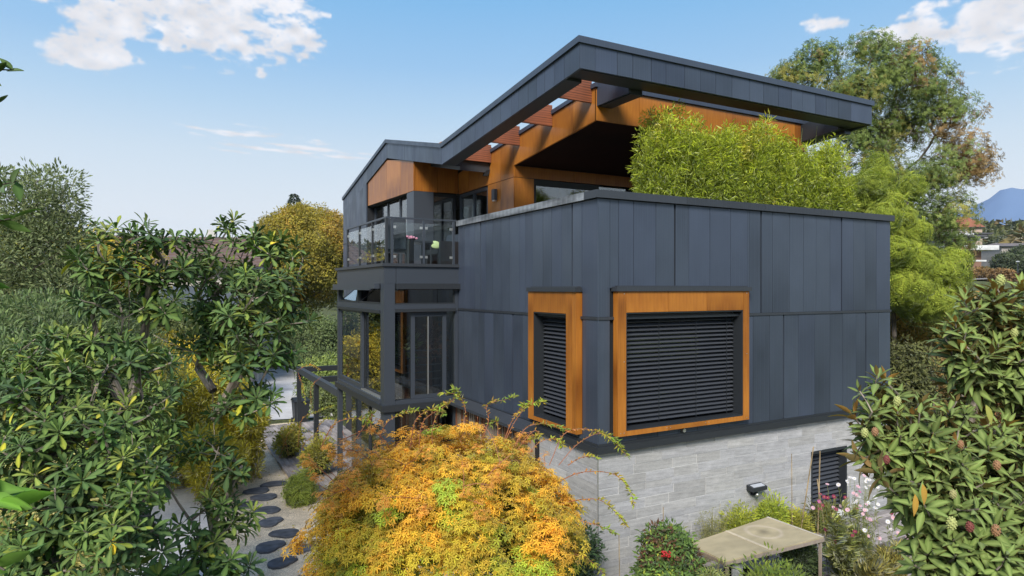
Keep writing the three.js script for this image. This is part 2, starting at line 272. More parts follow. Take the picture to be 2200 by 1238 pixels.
// louvred window low in the stone wall
{
  const w = sub('louvre_window', house);
  part('frame', join([bx(11.38, 12.5, 2.09, 2.146, -8.9, -8.52), bx(11.38, 11.42, .8, 2.09, -8.9, -8.52), bx(12.46, 12.5, .8, 2.09, -8.9, -8.52)]), steelDark, w);
  part('pane', bx(11.42, 12.46, .8, 2.09, -8.9, -8.88), seamMat, w);
  for (let y = .9; y < 2.05; y += .085) part('slat', hexa([V(11.43, y, -8.66), V(12.45, y, -8.66), V(12.45, y + .05, -8.74), V(11.43, y + .05, -8.74), V(11.43, y + .012, -8.655), V(12.45, y + .012, -8.655), V(12.45, y + .062, -8.735), V(11.43, y + .062, -8.735)]), slatMat, w);
}

// two framed windows with venetian blinds
{
  const w = sub('framed_window', house), zf = -8.375, z0 = -8.5;
  w.userData.label = 'wide orange framed window with dark slatted blind';
  const board = (...a) => part('frame_board', bx(...a), pick(orange, hr), w);
  board(6.482, 6.648, 3.005, 5.345, z0, zf); board(9.322, 9.468, 3.005, 5.345, z0, zf);
  [6.651, 7.54, 8.42].forEach((x, i) => { board(x + .003, [7.54, 8.42, 9.319][i] - .003, 5.003, 5.345, z0, zf); board(x + .003, [7.54, 8.42, 9.319][i] - .003, 3.005, 3.085, z0, zf); });
  board(6.470, 6.480, 3.005, 5.345, z0 + .02, zf - .004);
  part('cap', join([bx(6.44, 9.51, 5.347, 5.42, z0, zf + .03), bx(6.5, 9.46, 5.421, 5.44, z0, zf - .03)]), zincTrim, w);
  part('reveal', join([bx(9.3, 9.32, 3.1, 5.0, -8.95, zf - .01), bx(6.65, 6.67, 3.1, 5.0, -8.95, zf - .01), bx(6.67, 9.3, 4.98, 5.0, -8.95, zf - .01)]), steelDark, w);
  part('sill', bx(6.67, 9.3, 3.086, 3.105, -8.95, zf - .005), steelDark, w);
  part('pane', bx(6.67, 9.3, 3.105, 4.98, -8.93, -8.92), glass, w);
  for (let k = 0; k < 25; k++) { const y = 3.18 + k * .0725; part('slat', hexa([V(6.69, y - .022, -8.575), V(9.285, y - .022, -8.575), V(9.285, y + .022, -8.66), V(6.69, y + .022, -8.66), V(6.69, y - .014, -8.573), V(9.285, y - .014, -8.573), V(9.285, y + .03, -8.66), V(6.69, y + .03, -8.66)]), slatMat, w); }
  part('blind_box', bx(6.69, 9.285, 4.93, 4.978, -8.68, -8.57), slatMat, w);
  for (const x of [7.5, 8.35, 9.1]) part('blind_cord', bx(x, x + .01, 3.12, 4.93, -8.571, -8.567), steelDark, w);
  for (const [x, y] of [[6.53, 3.05], [6.6, 3.05], [7.5, 3.045], [7.58, 3.045], [8.38, 3.045], [8.46, 3.045], [9.4, 3.04], [6.6, 5.3], [9.4, 5.3], [6.6, 4.2], [9.4, 4.2]]) part('screw', bx(x, x + .014, y, y + .014, zf, zf + .004), bright, w);
}
{
  const w = sub('framed_window', house), xf = 6.065, x0 = 6.19;
  w.userData.label = 'narrow orange framed window beside the corner';
  const board = (...a) => part('frame_board', bx(...a), pick(orange, hr), w);
  board(xf, x0, 2.975, 5.335, -10.54, -10.353); board(xf, x0, 2.975, 5.335, -9.257, -9.075); board(xf + .003, x0, 2.975, 5.335, -9.072, -8.955);
  board(xf, x0, 4.965, 5.335, -10.35, -9.26); board(xf, x0, 2.975, 3.05, -10.35, -9.26);
  part('cap', join([bx(xf - .03, x0, 5.337, 5.41, -10.56, -8.93), bx(xf + .03, x0, 5.411, 5.43, -10.5, -8.97)]), zincTrim, w);
  part('reveal', join([bx(xf + .01, 6.5, 3.07, 4.96, -10.37, -10.35), bx(xf + .01, 6.5, 3.07, 4.96, -9.26, -9.24), bx(xf + .01, 6.5, 4.94, 4.96, -10.35, -9.26)]), steelDark, w);
  part('sill', bx(xf + .005, 6.5, 3.051, 3.07, -10.35, -9.26), steelDark, w);
  part('pane', bx(6.46, 6.47, 3.07, 4.94, -10.35, -9.26), glass, w);
  for (let k = 0; k < 25; k++) { const y = 3.14 + k * .0725; part('slat', hexa([V(6.27, y - .022, -9.27), V(6.355, y + .022, -9.27), V(6.355, y + .022, -10.33), V(6.27, y - .022, -10.33), V(6.268, y - .014, -9.27), V(6.355, y + .03, -9.27), V(6.355, y + .03, -10.33), V(6.268, y - .014, -10.33)]), slatMat, w); }
  part('blind_box', bx(6.265, 6.37, 4.9, 4.938, -10.33, -9.27), slatMat, w);
}
{
  const w = sub('framed_window', house);
  w.userData.label = 'small slatted window far back along the left wall';
  part('frame_board', bx(6.07, 6.19, 3.44, 3.56, -22.45, -20.65), orange[1], w);
  part('reveal', bx(6.14, 6.2, 3.57, 4.68, -22.45, -20.65), seamMat, w);
  for (let k = 0; k < 11; k++) part('slat', bx(6.08, 6.13, 3.62 + k * .095, 3.655 + k * .095, -22.4, -20.7), greySlat, w);
}

// slatted wood wall on the ground floor, left side
{
  const w = sub('slat_wall', house), sr = mulberry(8);
  part('backing', bx(6.15, 6.212, 0, 2.73, -13.95, -10.37), seamMat, w);
  for (let z = -10.42; z > -13.9; z -= .105) part('slat', bx(6.08, 6.14 + sr() * .01, 0, 2.735, z, z - .062), sr() < .5 ? redwoodV : greySlat, w);
}

// ---- terrace storey
const soff = (z) => 8.69 + (z + 10.44) * .0985, topI = (z) => 9.33 + (z + 10.44) * .0985;
const prof = [[-24.73, 8.82], [-19.41, 9.95], [-14.99, 8.96], [-8.98, 9.57]], profB = [[-24.73, 8.28], [-19.36, 9.38], [-14.95, 8.45], [-8.98, 9.05]];
const along = (list) => (z) => { let i = 1; while (i < list.length - 1 && z > list[i][0]) i++; const [a, ya] = list[i - 1], [b, yb] = list[i]; return lerp(ya, yb, (z - a) / (b - a)); };
const yT = along(prof), yB = along(profB);
part('terrace_floor', join([bx(XB + .04, 13.86, 5.802, 5.915, -18.2, -14.02), bx(6.43, 13.63, 5.802, 5.915, -14.019, -8.75), bx(6.43, 13.63, 5.802, 5.915, -24.5, -18.201)]), concrete, house);
// left wall far part and gable infill
cladding(house, 'x', 6.15, -1, ZB, -21.6, 5.9, 7.03, [-23.3], [], .4);
{
  const zs = [ZB, -24.2, -23.75, -23.3, -22.85, -22.4, -22.0, -21.6];
  for (let i = 0; i + 1 < zs.length; i++) part('cladding_panel', slope(6.148, 6.19, zs[i] + .005, zs[i + 1] - .005, () => 7.07, (z) => yB(z) - .004), pick(zinc, hr), house);
  part('seam_trim', bx(6.13, 6.17, 7.032, 7.068, ZB, -21.6), zincTrim, house);
  part('wall', bx(6.2, 6.5, 5.92, 8.1, -24.5, -21.6), seamMat, house);
  const gz = [-21.55, -20.95, -19.5, -18.2, -17.1];
  for (let i = 0; i < 4; i++) {
    const a = gz[i] + .005, b = gz[i + 1] - .005, lo = (z) => lerp(8.16, 8.09, (z + 21.55) / 4.45), hi = (z) => Math.min(yB(z) - .012, i === 0 ? 9.6 : 9.6);
    part('gable_panel', slope(6.19, 6.23, a, b, lo, hi), orange[i % 3], house);
  }
  part('gable_backing', slope(6.24, 6.4, -21.55, -17.12, () => 8.12, (z) => yB(z) - .02), seamMat, house);
}
// orange wall at the back of the small terrace, and column below
part('wall_panel', slope(6.24, 6.9, -17.14, -17.1, () => 8.09, () => 9.1), orange[0], house);
part('wall_panel', slope(6.91, 7.53, -17.14, -17.1, () => 8.1, () => 9.1), orange[1], house);
part('column', bx(6.2, 6.78, 5.92, 8.085, -17.68, -17.105), steelGrey, house);
{
  const d = sub('terrace_door', house);
  d.userData.label = 'dark glazed door at back of the small terrace';
  part('frame', join([bx(6.781, 6.86, 5.92, 8.085, -17.35, -17.27), bx(7.44, 7.535, 5.92, 8.085, -17.35, -17.27), bx(6.861, 7.439, 8.0, 8.085, -17.35, -17.27)]), steelDark, d);
  part('pane', bx(6.861, 7.439, 5.92, 8.0, -17.32, -17.31), glass, d);
  const e = sub('terrace_door', house);
  e.userData.label = 'dark sliding door under the long orange panel';
  part('frame', join([bx(7.58, 7.66, 5.92, 8.06, -17.1, -17.0), bx(7.58, 7.66, 5.92, 8.06, -16.2, -16.1), bx(7.58, 7.66, 5.92, 8.06, -15.33, -15.25), bx(7.58, 7.66, 7.98, 8.06, -16.99, -16.21), bx(7.58, 7.66, 7.98, 8.06, -16.09, -15.34)]), steelGrey, e);
  for (const [a, b] of [[-16.99, -16.21], [-16.09, -15.34]]) part('pane', bx(7.61, 7.62, 5.92, 7.98, a, b), glass, e);
  const f = sub('terrace_door', house);
  f.userData.label = 'dark glazed doors under the sloping gable panel';
  for (const z of [-17.72, -18.9, -20.1, -21.5]) part('frame_post', bx(6.42, 6.5, 5.92, 8.1, z, z - .09), steelGrey, f);
  part('pane', bx(6.45, 6.46, 5.92, 8.1, -21.5, -17.72), glass, f);
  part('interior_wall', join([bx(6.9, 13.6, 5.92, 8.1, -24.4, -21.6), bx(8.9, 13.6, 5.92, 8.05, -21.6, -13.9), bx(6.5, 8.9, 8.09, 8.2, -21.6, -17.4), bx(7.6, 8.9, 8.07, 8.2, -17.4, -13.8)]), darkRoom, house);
}
// orange side wall of the roofed terrace
{
  const zs = [-17.1, -16.4, -15.8, -15.2, -14.5, -13.79, -12.51, -11.24, -10.44];
  for (let i = 0; i + 1 < zs.length; i++) {
    const a = zs[i] + .005, b = zs[i + 1] - .005, back = b < -13.7;
    part('side_panel', slope(7.54, 7.58, a, b, back ? () => 8.085 : (z) => soff(z), (z) => topI(z)), pick(orange, hr), house);
  }
  part('column', join([bx(7.54, 7.57, 5.92, 8.072, -15.2, -14.505), bx(7.54, 7.57, 5.92, 8.072, -14.495, -13.8)]), orange[1], house, 'orange clad column beside the covered terrace');
  part('column', bx(7.571, 8.1, 5.92, 8.072, -13.83, -13.79), orange[0], house);
  const xs = [7.58, 9.3, 11.0, 12.6, 13.7];
  for (let i = 0; i < 4; i++) part('back_panel', slope(xs[i] + .004, xs[i + 1] - .004, -13.83, -13.79, () => 8.085, () => 8.355), orange[i % 2], house);
  const d = sub('terrace_window', house);
  d.userData.label = 'dark window wall at back of the covered terrace';
  part('frame', join([bx(8.105, 8.18, 5.92, 8.07, -13.9, -13.82), bx(10.0, 10.08, 5.92, 8.07, -13.9, -13.82), bx(12, 12.08, 5.92, 8.07, -13.9, -13.82), bx(8.18, 10, 7.93, 8.07, -13.9, -13.82)]), steelDark, d);
  part('pane', bx(8.181, 13.6, 5.92, 8.069, -13.87, -13.86), glass, d);
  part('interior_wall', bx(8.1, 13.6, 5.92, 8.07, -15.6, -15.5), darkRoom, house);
  const fx = [7.54, 8.63, 9.87, 11.07, 12.26, 13.35, 13.77];
  for (let i = 0; i < 6; i++) part('front_panel', bx(fx[i] + (i ? .004 : 0), fx[i + 1] - .004, 8.69, 9.33, -10.47, -10.435), orange[(i + 1) % 3], house);
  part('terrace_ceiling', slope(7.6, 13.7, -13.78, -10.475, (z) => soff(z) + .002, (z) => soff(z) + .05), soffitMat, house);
  part('terrace_wall', bx(13.64, 13.78, 5.93, 8.7, -13.8, -10.5), zincTrim, house);
  part('upper_roof', join([slope(7.6, 13.72, -16.9, -10.48, (z) => soff(z) + .07, (z) => topI(z) - .01), slope(6.7, 13.5, -24.6, -19.4, (z) => yB(z) - .1, (z) => yT(z) - .1), slope(6.7, 13.5, -19.39, -15.1, (z) => yB(z) - .1, (z) => yT(z) - .1)]), zincTrim, house);
  part('roof_edge', join([bx(7.5, 13.8, 9.335, 9.42, -10.6, -10.39), slope(7.5, 7.6, -15.2, -10.61, (z) => topI(z) + .005, (z) => topI(z) + .09)]), zinc[3], house);
  part('soffit', slope(6.2, 7.6, -17.09, -15.1, (z) => 8.98, (z) => 9.05), orange[0], house);
}
// the frame roof: fascia panels, lip and underside
{
  const ring = sub('roof_frame', house);
  ring.userData.label = 'dark zinc frame roof with outriggers';
  const zs = [-8.98]; { const r = mulberry(4); while (zs[zs.length - 1] > -14.6) zs.push(zs[zs.length - 1] - (.27 + .2 * r())); zs[zs.length - 1] = -14.97; while (zs[zs.length - 1] > -24.3) zs.push(zs[zs.length - 1] - (.42 + .2 * r())); zs[zs.length - 1] = -24.73; }
  for (let i = 0; i + 1 < zs.length; i++) {
    const b = zs[i] - .004, a = zs[i + 1] + .004, mids = [a, ...[-19.38].filter((m) => m > a && m < b), b];
    for (let k = 0; k + 1 < mids.length; k++) part('fascia_panel', slope(6.15 + .003 * hr(), 6.2, mids[k], mids[k + 1], (z) => yB(z), (z) => yT(z) - .1), pick(zinc, hr), ring);
  }
  let x = 6.15; const r = mulberry(9);
  while (x < 14.0) { let w = .27 + .24 * r(); if (14.05 - x - w < .25) w = 14.05 - x; part('fascia_panel', bx(x + .004, x + w - .004, 9.06, 9.475, -9.03, -8.98 + .003 * r()), pick(zinc, r), ring); x += w; }
  for (let z = -8.99; z > -15; z -= .5) part('fascia_panel', slope(14.0, 14.05, z - .496, z, (q) => yB(q), (q) => yT(q) - .1), pick(zinc, r), ring);
  part('lip', join([bx(6.551, 14.09, 9.476, 9.586, -9.5, -8.94), ...[[-14.97, -8.94], [-19.4, -14.98], [-24.75, -19.41]].map(([a, b]) => slope(6.11, 6.55, a, b, (z) => yT(z) - .098, (z) => yT(z) + .012)), slope(13.6, 14.09, -14.97, -9.501, (z) => yT(z) - .098, (z) => yT(z) + .012)]), zinc[2], ring);
  part('beam', join([bx(6.2, 14.0, 9.05, 9.47, -9.45, -9.035), slope(6.2, 6.52, -14.97, -9.451, (z) => yB(z) - .006, (z) => yT(z) - .11), slope(6.2, 6.7, -19.38, -14.975, (z) => yB(z) - .004, (z) => yT(z) - .11), slope(6.2, 6.7, -24.7, -19.385, (z) => yB(z) - .004, (z) => yT(z) - .11), slope(13.55, 13.995, -14.97, -9.451, (z) => yB(z) - .006, (z) => yT(z) - .11)]), steelDark, ring);
  for (const z of [-10.57, -12.04, -13.49, -15.0]) { const h = 9.07 + (z + 10.57) * .0985; part('outrigger', bx(6.521, 7.535, h, h + .45, z, z - .07), redwood, ring); }
  const br = bx(7.6, 7.88, 8.95, 9.4, -10.4, -9.455);
  part('bracket', br, steelDark, ring); part('bracket', bx(7.56, 7.598, 8.97, 9.45, -10.55, -9.455), zinc[1], ring);
  part('bracket', bx(13.78, 14.0, 8.93, 9.4, -10.5, -9.455), zinc[1], ring);
}

// ---- glazed bay on the left with its balcony
{
  const bay = sub('bay_window', house);
  bay.userData.label = 'grey metal glazed bay below the balcony';
  part('post', bx(XB, XB + .25, 0, 5.5, ZN - .26, ZN), steelGrey, bay);
  part('post', bx(XB, XB + .12, 0, 5.5, ZQ, ZQ + .14), steelGrey, bay);
  part('post', bx(6.09, 6.165, 0, 5.5, ZN - .16, ZN - .01), steelGrey, bay);
  part('post', bx(6.0, 6.165, 0, 5.5, ZQ, ZQ + .14), steelGrey, bay);
  for (const [a, b] of [[XB, 4.655], [4.66, 6.2]]) part('band_panel', bx(a, b - .004, 5.502, 5.88, ZN - .05, ZN + .003), steelGrey, bay);
  for (const [a, b] of [[ZN - .052, -14.28], [-14.284, -17.95], [-17.954, ZQ]]) part('band_panel', bx(XB - .003, XB + .05, 5.502, 5.88, a, b + .004), steelGrey, bay);
  part('band_panel', bx(XB + .06, 6.16, 5.502, 5.88, ZQ, ZQ + .04), steelGrey, bay);
  part('cap', join([bx(XB - .05, 6.24, 5.882, 5.95, ZN - .3, ZN + .05), bx(XB - .05, XB + .2, 5.882, 5.95, ZQ - .04, ZN - .301)]), zincTrim, bay);
  part('awning_box', bx(4.64, 6.24, 5.375, 5.5, ZN + .004, ZN + .12), steelDark, bay);
  part('awning_box', join([bx(XB - .13, XB - .004, 5.385, 5.5, -18.25, -14.3), bx(XB - .15, XB - .1, 5.35, 5.384, -18.25, -14.6)]), steelGrey, bay);
  part('rail', bx(4.631, 6.089, 4.93, 5.03, ZN - .1, ZN), steelGrey, bay); part('rail', bx(4.631, 6.089, 4.86, 4.928, ZN - .08, ZN + .04), steelDark, bay);
  part('rail', bx(XB, XB + .1, 4.9, 5.03, -18.119, ZN - .261), steelGrey, bay);
  part('rail', bx(XB - .04, XB + .08, 4.83, 4.898, -18.119, ZN - .261), steelDark, bay);
  part('sill_beam', join([bx(XB - .06, 6.2, 2.66, 2.80, ZN - .25, ZN + .07), bx(XB - .06, XB + .2, 2.66, 2.80, ZQ - .05, ZN - .251)]), steelDark, bay);
  part('sill_beam', join([bx(4.632, 6.088, 2.802, 2.88, ZN - .2, ZN + .03), bx(XB - .03, XB + .14, 2.802, 2.90, -18.118, ZN - .262)]), steelGrey, bay);
  part('pane', bx(4.66, 6.08, 5.035, 5.36, ZN - .06, ZN - .052), glass, bay);
  part('transom_frame', join([bx(4.631, 6.089, 5.032, 5.06, ZN - .07, ZN - .02), bx(6.06, 6.088, 5.061, 5.37, ZN - .07, ZN - .02)]), steelDark, bay);
  for (const [a, b] of [[-18.1, -16.25], [-16.15, -14.27]]) {             // tilted vents over the sliding sash
    part('vent_sash', join([bx(XB + .02, XB + .07, 5.035, 5.075, a, b), hexa([V(XB + .02, 5.036, a + .06), V(XB + .06, 5.036, a + .06), V(XB + .06, 5.036, a), V(XB + .02, 5.036, a), V(XB + .42, 5.36, a + .06), V(XB + .46, 5.36, a + .06), V(XB + .46, 5.36, a), V(XB + .42, 5.36, a)])]), steelDark, bay);
    part('pane', hexa([V(XB + .05, 5.05, b), V(XB + .056, 5.05, b), V(XB + .056, 5.05, a), V(XB + .05, 5.05, a), V(XB + .43, 5.36, b), V(XB + .436, 5.36, b), V(XB + .436, 5.36, a), V(XB + .43, 5.36, a)]), glass, bay);
  }
  part('transom_frame', bx(XB + .01, XB + .09, 5.031, 5.37, -16.24, -16.16), steelDark, bay);
  // sliding sashes: left face, then front
  const s1 = part('sash', join([bx(XB + .03, XB + .09, 2.905, 4.89, -18.11, -17.98), bx(XB + .03, XB + .09, 2.905, 4.89, -16.03, -15.9), bx(XB + .03, XB + .09, 4.78, 4.89, -17.979, -16.031), bx(XB + .03, XB + .09, 2.905, 3.02, -17.979, -16.031)]), steelGrey, bay);
  part('pane', bx(XB + .055, XB + .065, 3.02, 4.78, -17.979, -16.031), glass, bay);
  part('sash', join([bx(XB + .1, XB + .15, 2.905, 4.89, -15.95, -15.88), bx(XB + .1, XB + .15, 2.905, 4.89, -14.36, -14.28), bx(XB + .1, XB + .15, 4.8, 4.89, -15.879, -14.361), bx(XB + .1, XB + .15, 2.905, 2.98, -15.879, -14.361)]), steelDark, bay);
  part('pane', bx(XB + .12, XB + .128, 2.98, 4.8, -15.879, -14.361), glass, bay);
  part('pane', bx(4.64, 5.03, 2.885, 4.85, ZN - .1, ZN - .092), glass, bay);
  part('track', join([.02, .06, .1].map((o) => bx(XB - .01 + o, XB + .012 + o, 2.902, 2.93, -15.89, -14.27))), bright, bay);
  part('sash', join([bx(5.03, 5.12, 2.885, 4.85, ZN - .12, ZN - .06), bx(5.8, 5.89, 2.885, 4.85, ZN - .12, ZN - .06), bx(5.121, 5.799, 4.75, 4.85, ZN - .12, ZN - .06), bx(5.121, 5.799, 2.885, 2.97, ZN - .12, ZN - .06)]), steelGrey, bay);
  part('sash', bx(5.42, 5.445, 2.97, 4.75, ZN - .058, ZN - .04), bright, bay);
  part('pane', bx(5.121, 5.799, 2.97, 4.75, ZN - .095, ZN - .088), glass, bay);
  part('pane', bx(5.891, 6.088, 2.885, 4.85, ZN - .095, ZN - .088), glass, bay);
  for (let i = 0; i < 11; i++) part('floor_board', bx(XB + .15 + i * .15, XB + .295 + i * .15, 2.80, 2.845, ZQ + .02, ZN - .21), greySlat, bay);
  part('guard_rail', join([0, 1, 2, 3, 4, 5].map((k) => bx(5.0, 6.08, 3.08 + k * .17, 3.105 + k * .17, ZN - .42, ZN - .39))), steelGrey, bay);
  part('guard_rail', join([...[0, 1, 2, 3, 4, 5].map((k) => bx(4.95, 4.98, 3.08 + k * .17, 3.105 + k * .17, ZN - 1.9, ZN - .46)), bx(4.93, 5.0, 2.846, 4.0, ZN - .45, ZN - .38)]), steelGrey, bay);
  part('added_dark_panel', bx(5.0, 5.98, 2.85, 5.5, ZQ + .06, ZQ + .12), darkRoom, bay);  // dark panel added across the open far end to darken the interior
  part('added_dark_panel', bx(6.0, 6.14, 2.85, 5.5, -17.2, -15.2), std({ color: rgb(.18, .10, .07), roughness: .8 }), bay);
  // glazed ground floor under the bay
  part('pane', bx(4.9, 6.05, 0, 2.65, ZN - .5, ZN - .49), glass, bay);
  part('pane', bx(4.7, 4.71, 0, 2.65, ZQ + .3, ZN - .55), glass, bay);
  part('added_dark_panel', bx(5.9, 6.1, 0, 2.65, ZQ + .1, ZN - .6), darkRoom, bay);
  part('mullion', join([bx(4.82, 4.9, 0, 2.65, ZN - .54, ZN - .45), bx(5.45, 5.52, 0, 2.65, ZN - .54, ZN - .45), bx(4.67, 4.74, 0, 2.65, -16.2, -16.1)]), steelDark, bay);

  const rail = sub('balcony_railing', house);
  rail.userData.label = 'glass balcony railing with steel clips';
  const xl = 4.46, zr = ZN - .06, posts = [[xl, -17.42], [xl, -16.25], [xl, -15.12], [xl, -14.05], [xl + .12, zr], [5.33, zr], [6.07, zr]];
  posts.forEach(([x, z], i) => part('post', bx(x - .025, x + .025, 5.95, i === 3 ? 6.97 : 6.95, z - .025 - (i === 3 ? .04 : 0), z + .025), i < 4 ? steelDark : steelGrey, rail));
  part('handrail', join([bx(xl - .03, xl + .03, 6.955, 6.99, -17.5, zr - .031), bx(xl - .03, 6.14, 6.955, 6.99, zr - .03, zr + .03)]), steelGrey, rail);
  for (const [a, b] of [[-17.38, -16.29], [-16.21, -15.16], [-15.08, -14.14]]) { part('pane', bx(xl - .006, xl + .004, 6.02, 6.87, a, b), clearGlass, rail); for (const y of [6.13, 6.75]) for (const z of [a + .02, b - .02]) part('clip', bx(xl - .02, xl + .02, y, y + .055, z - .03, z + .03), bright, rail); }
  for (const [a, b] of [[4.62, 5.29], [5.37, 6.03]]) { part('pane', bx(a, b, 6.02, 6.87, zr - .004, zr + .006), clearGlass, rail); for (const y of [6.08, 6.74]) for (const x of [a + .02, b - .02]) part('clip', bx(x - .03, x + .03, y, y + .055, zr - .02, zr + .02), bright, rail); }
}

// ---------------------------------------------------------------- small things fixed to the house
{
  const l = thing('wall_lamp', 'grey box wall lamp on the orange column above the parapet', 'wall lamp', [7.54, 7.65, -14.72]);
  part('lamp_body', bx(7.44, 7.52, 7.63, 7.9, -14.8, -14.64), steelGrey, l); part('bracket', bx(7.521, 7.538, 7.7, 7.83, -14.75, -14.69), steelDark, l); part('diffuser', bx(7.455, 7.505, 7.6, 7.629, -14.78, -14.66), bright, l);
  const s = thing('spotlight', 'small black spotlight hanging under the rearmost wood outrigger', 'spotlight', [7.5, 8.45, -15.16]);
  part('bracket', bx(7.47, 7.53, 8.42, 8.6, -15.18, -15.13), steelDark, s); part('head', hexa([V(7.38, 8.3, -15.1), V(7.5, 8.3, -15.1), V(7.5, 8.3, -15.2), V(7.38, 8.3, -15.2), V(7.43, 8.43, -15.08), V(7.55, 8.47, -15.08), V(7.55, 8.47, -15.22), V(7.43, 8.43, -15.22)]), seamMat, s);
  const w = thing('security_light', 'black flood light with motion sensor on the grey stone wall', 'flood light', [9.73, 1.66, -8.52]);
  part('lamp_body', hexa([V(9.56, 1.66, -8.36), V(9.93, 1.66, -8.36), V(9.93, 1.66, -8.52), V(9.56, 1.66, -8.52), V(9.56, 1.73, -8.36), V(9.93, 1.73, -8.36), V(9.93, 1.76, -8.52), V(9.56, 1.76, -8.52)]), steelDark, w);
  part('diffuser', hexa([V(9.6, 1.735, -8.38), V(9.89, 1.735, -8.38), V(9.89, 1.755, -8.47), V(9.6, 1.755, -8.47), V(9.6, 1.742, -8.38), V(9.89, 1.742, -8.38), V(9.89, 1.763, -8.47), V(9.6, 1.763, -8.47)]), render_(.5, .52, .56), w);
  const sen = new THREE.SphereGeometry(.04, 10, 8).toNonIndexed(); sen.translate(9.75, 1.57, -8.44); part('sensor', sen, bright, w); part('bracket', bx(9.67, 9.78, 1.56, 1.658, -8.52, -8.455), seamMat, w);
  const v = thing('vent_outlet', 'small round metal vent below the wide orange framed window', 'vent', [7.95, 2.93, ZF]);
  const c = new THREE.CylinderGeometry(.035, .035, .05, 10).rotateX(Math.PI / 2).toNonIndexed(); c.translate(7.95, 2.95, ZF + .03); part('vent_pipe', c, bright, v); part('vent_flange', bx(7.9, 8.0, 2.905, 2.995, ZF + .001, ZF + .008), steelDark, v);
}

// ---------------------------------------------------------------- ground, paths, far land
const rise = (x, z) => {
  const r = Math.hypot(x, z), az = Math.atan2(x, -z) * 180 / Math.PI, right = smoothstep(az, 45, 62) * (1 - smoothstep(az, 120, 160));
  return 7.0 * right * smoothstep(r, 45, 120) + 4 * right * smoothstep(r, 130, 220) + (30 - 9 * right) * smoothstep(r, 150, 520) * (.75 + .25 * right + .5 * fbm(x / 130 + 9, z / 130 + 4, 3)) - .02;
};
{
  const pos = [], uv = [], idx = [], R = [0, 4, 8, 12, 16, 20, 26, 34, 44, 56, 70, 86, 104, 125, 150, 180, 215, 260, 310, 370, 440, 520, 640, 900, 1400, 2200, 3200], N = 120;
  R.forEach((r, i) => { for (let k = 0; k <= N; k++) { const a = k / N * Math.PI * 2, x = r * Math.sin(a), z = -r * Math.cos(a), far = smoothstep(r, 600, 1500); pos.push(x, lerp(rise(x, z), 20, far), z); uv.push(x, z); if (i && k) { const p = i * (N + 1) + k, q = p - N - 1; idx.push(q - 1, q, p, q - 1, p, p - 1); } } });
  const g = new THREE.BufferGeometry(); g.setAttribute('position', new THREE.Float32BufferAttribute(pos, 3)); g.setAttribute('uv', new THREE.Float32BufferAttribute(uv, 2)); g.setIndex(idx); g.computeVertexNormals();
  structure('ground', g, groundMat);
}
{ // mountain range, far right; its blue haze is painted into the colour
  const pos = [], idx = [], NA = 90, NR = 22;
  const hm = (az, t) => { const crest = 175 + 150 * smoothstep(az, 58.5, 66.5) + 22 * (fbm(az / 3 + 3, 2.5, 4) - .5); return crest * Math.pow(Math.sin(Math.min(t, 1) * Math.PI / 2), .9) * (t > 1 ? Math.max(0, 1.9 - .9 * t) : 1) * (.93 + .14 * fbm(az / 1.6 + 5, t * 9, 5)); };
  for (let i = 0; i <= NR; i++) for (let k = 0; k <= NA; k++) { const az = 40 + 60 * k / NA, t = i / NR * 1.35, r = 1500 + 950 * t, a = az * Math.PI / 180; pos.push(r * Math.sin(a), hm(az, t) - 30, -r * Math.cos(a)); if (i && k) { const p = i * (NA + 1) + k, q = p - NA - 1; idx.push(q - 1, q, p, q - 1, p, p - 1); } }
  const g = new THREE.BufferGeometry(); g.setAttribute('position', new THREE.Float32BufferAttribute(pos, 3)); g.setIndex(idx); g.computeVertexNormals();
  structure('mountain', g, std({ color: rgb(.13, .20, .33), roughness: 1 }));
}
function sheet(name, poly, y, mat) { const s = new THREE.ShapeGeometry(new THREE.Shape(poly.map(([x, z]) => new THREE.Vector2(x, -z)))).toNonIndexed(); s.rotateX(-Math.PI / 2); s.translate(0, y, 0); const p = s.attributes.position, u = []; for (let i = 0; i < p.count; i++) u.push(p.getX(i), p.getZ(i)); s.setAttribute('uv', new THREE.Float32BufferAttribute(u, 2)); return structure(name, s, mat); }
sheet('gravel_path', [[1.2, -8], [6.1, -8], [6.1, -27.2], [3.0, -27.2], [1.9, -22], [1.2, -18]], .012, gravelMat);
sheet('driveway', [[-2.4, -9], [.95, -9], [1.0, -18], [1.6, -24], [2.6, -28.4], [6.3, -27.6], [8.6, -33], [7.4, -44], [6.6, -58], [3.6, -58], [2.6, -40], [-.6, -26]], .016, concrete);
{ const pts = [[6.35, -27.55], [8.68, -33], [7.48, -44], [6.68, -58]], k = []; for (let i = 0; i < 3; i++) k.push(bar(V(pts[i][0], .06, pts[i][1]), V(pts[i + 1][0], .06, pts[i + 1][1]), .14, .18)); structure('kerb', join(k), render_(.66, .65, .64)); }

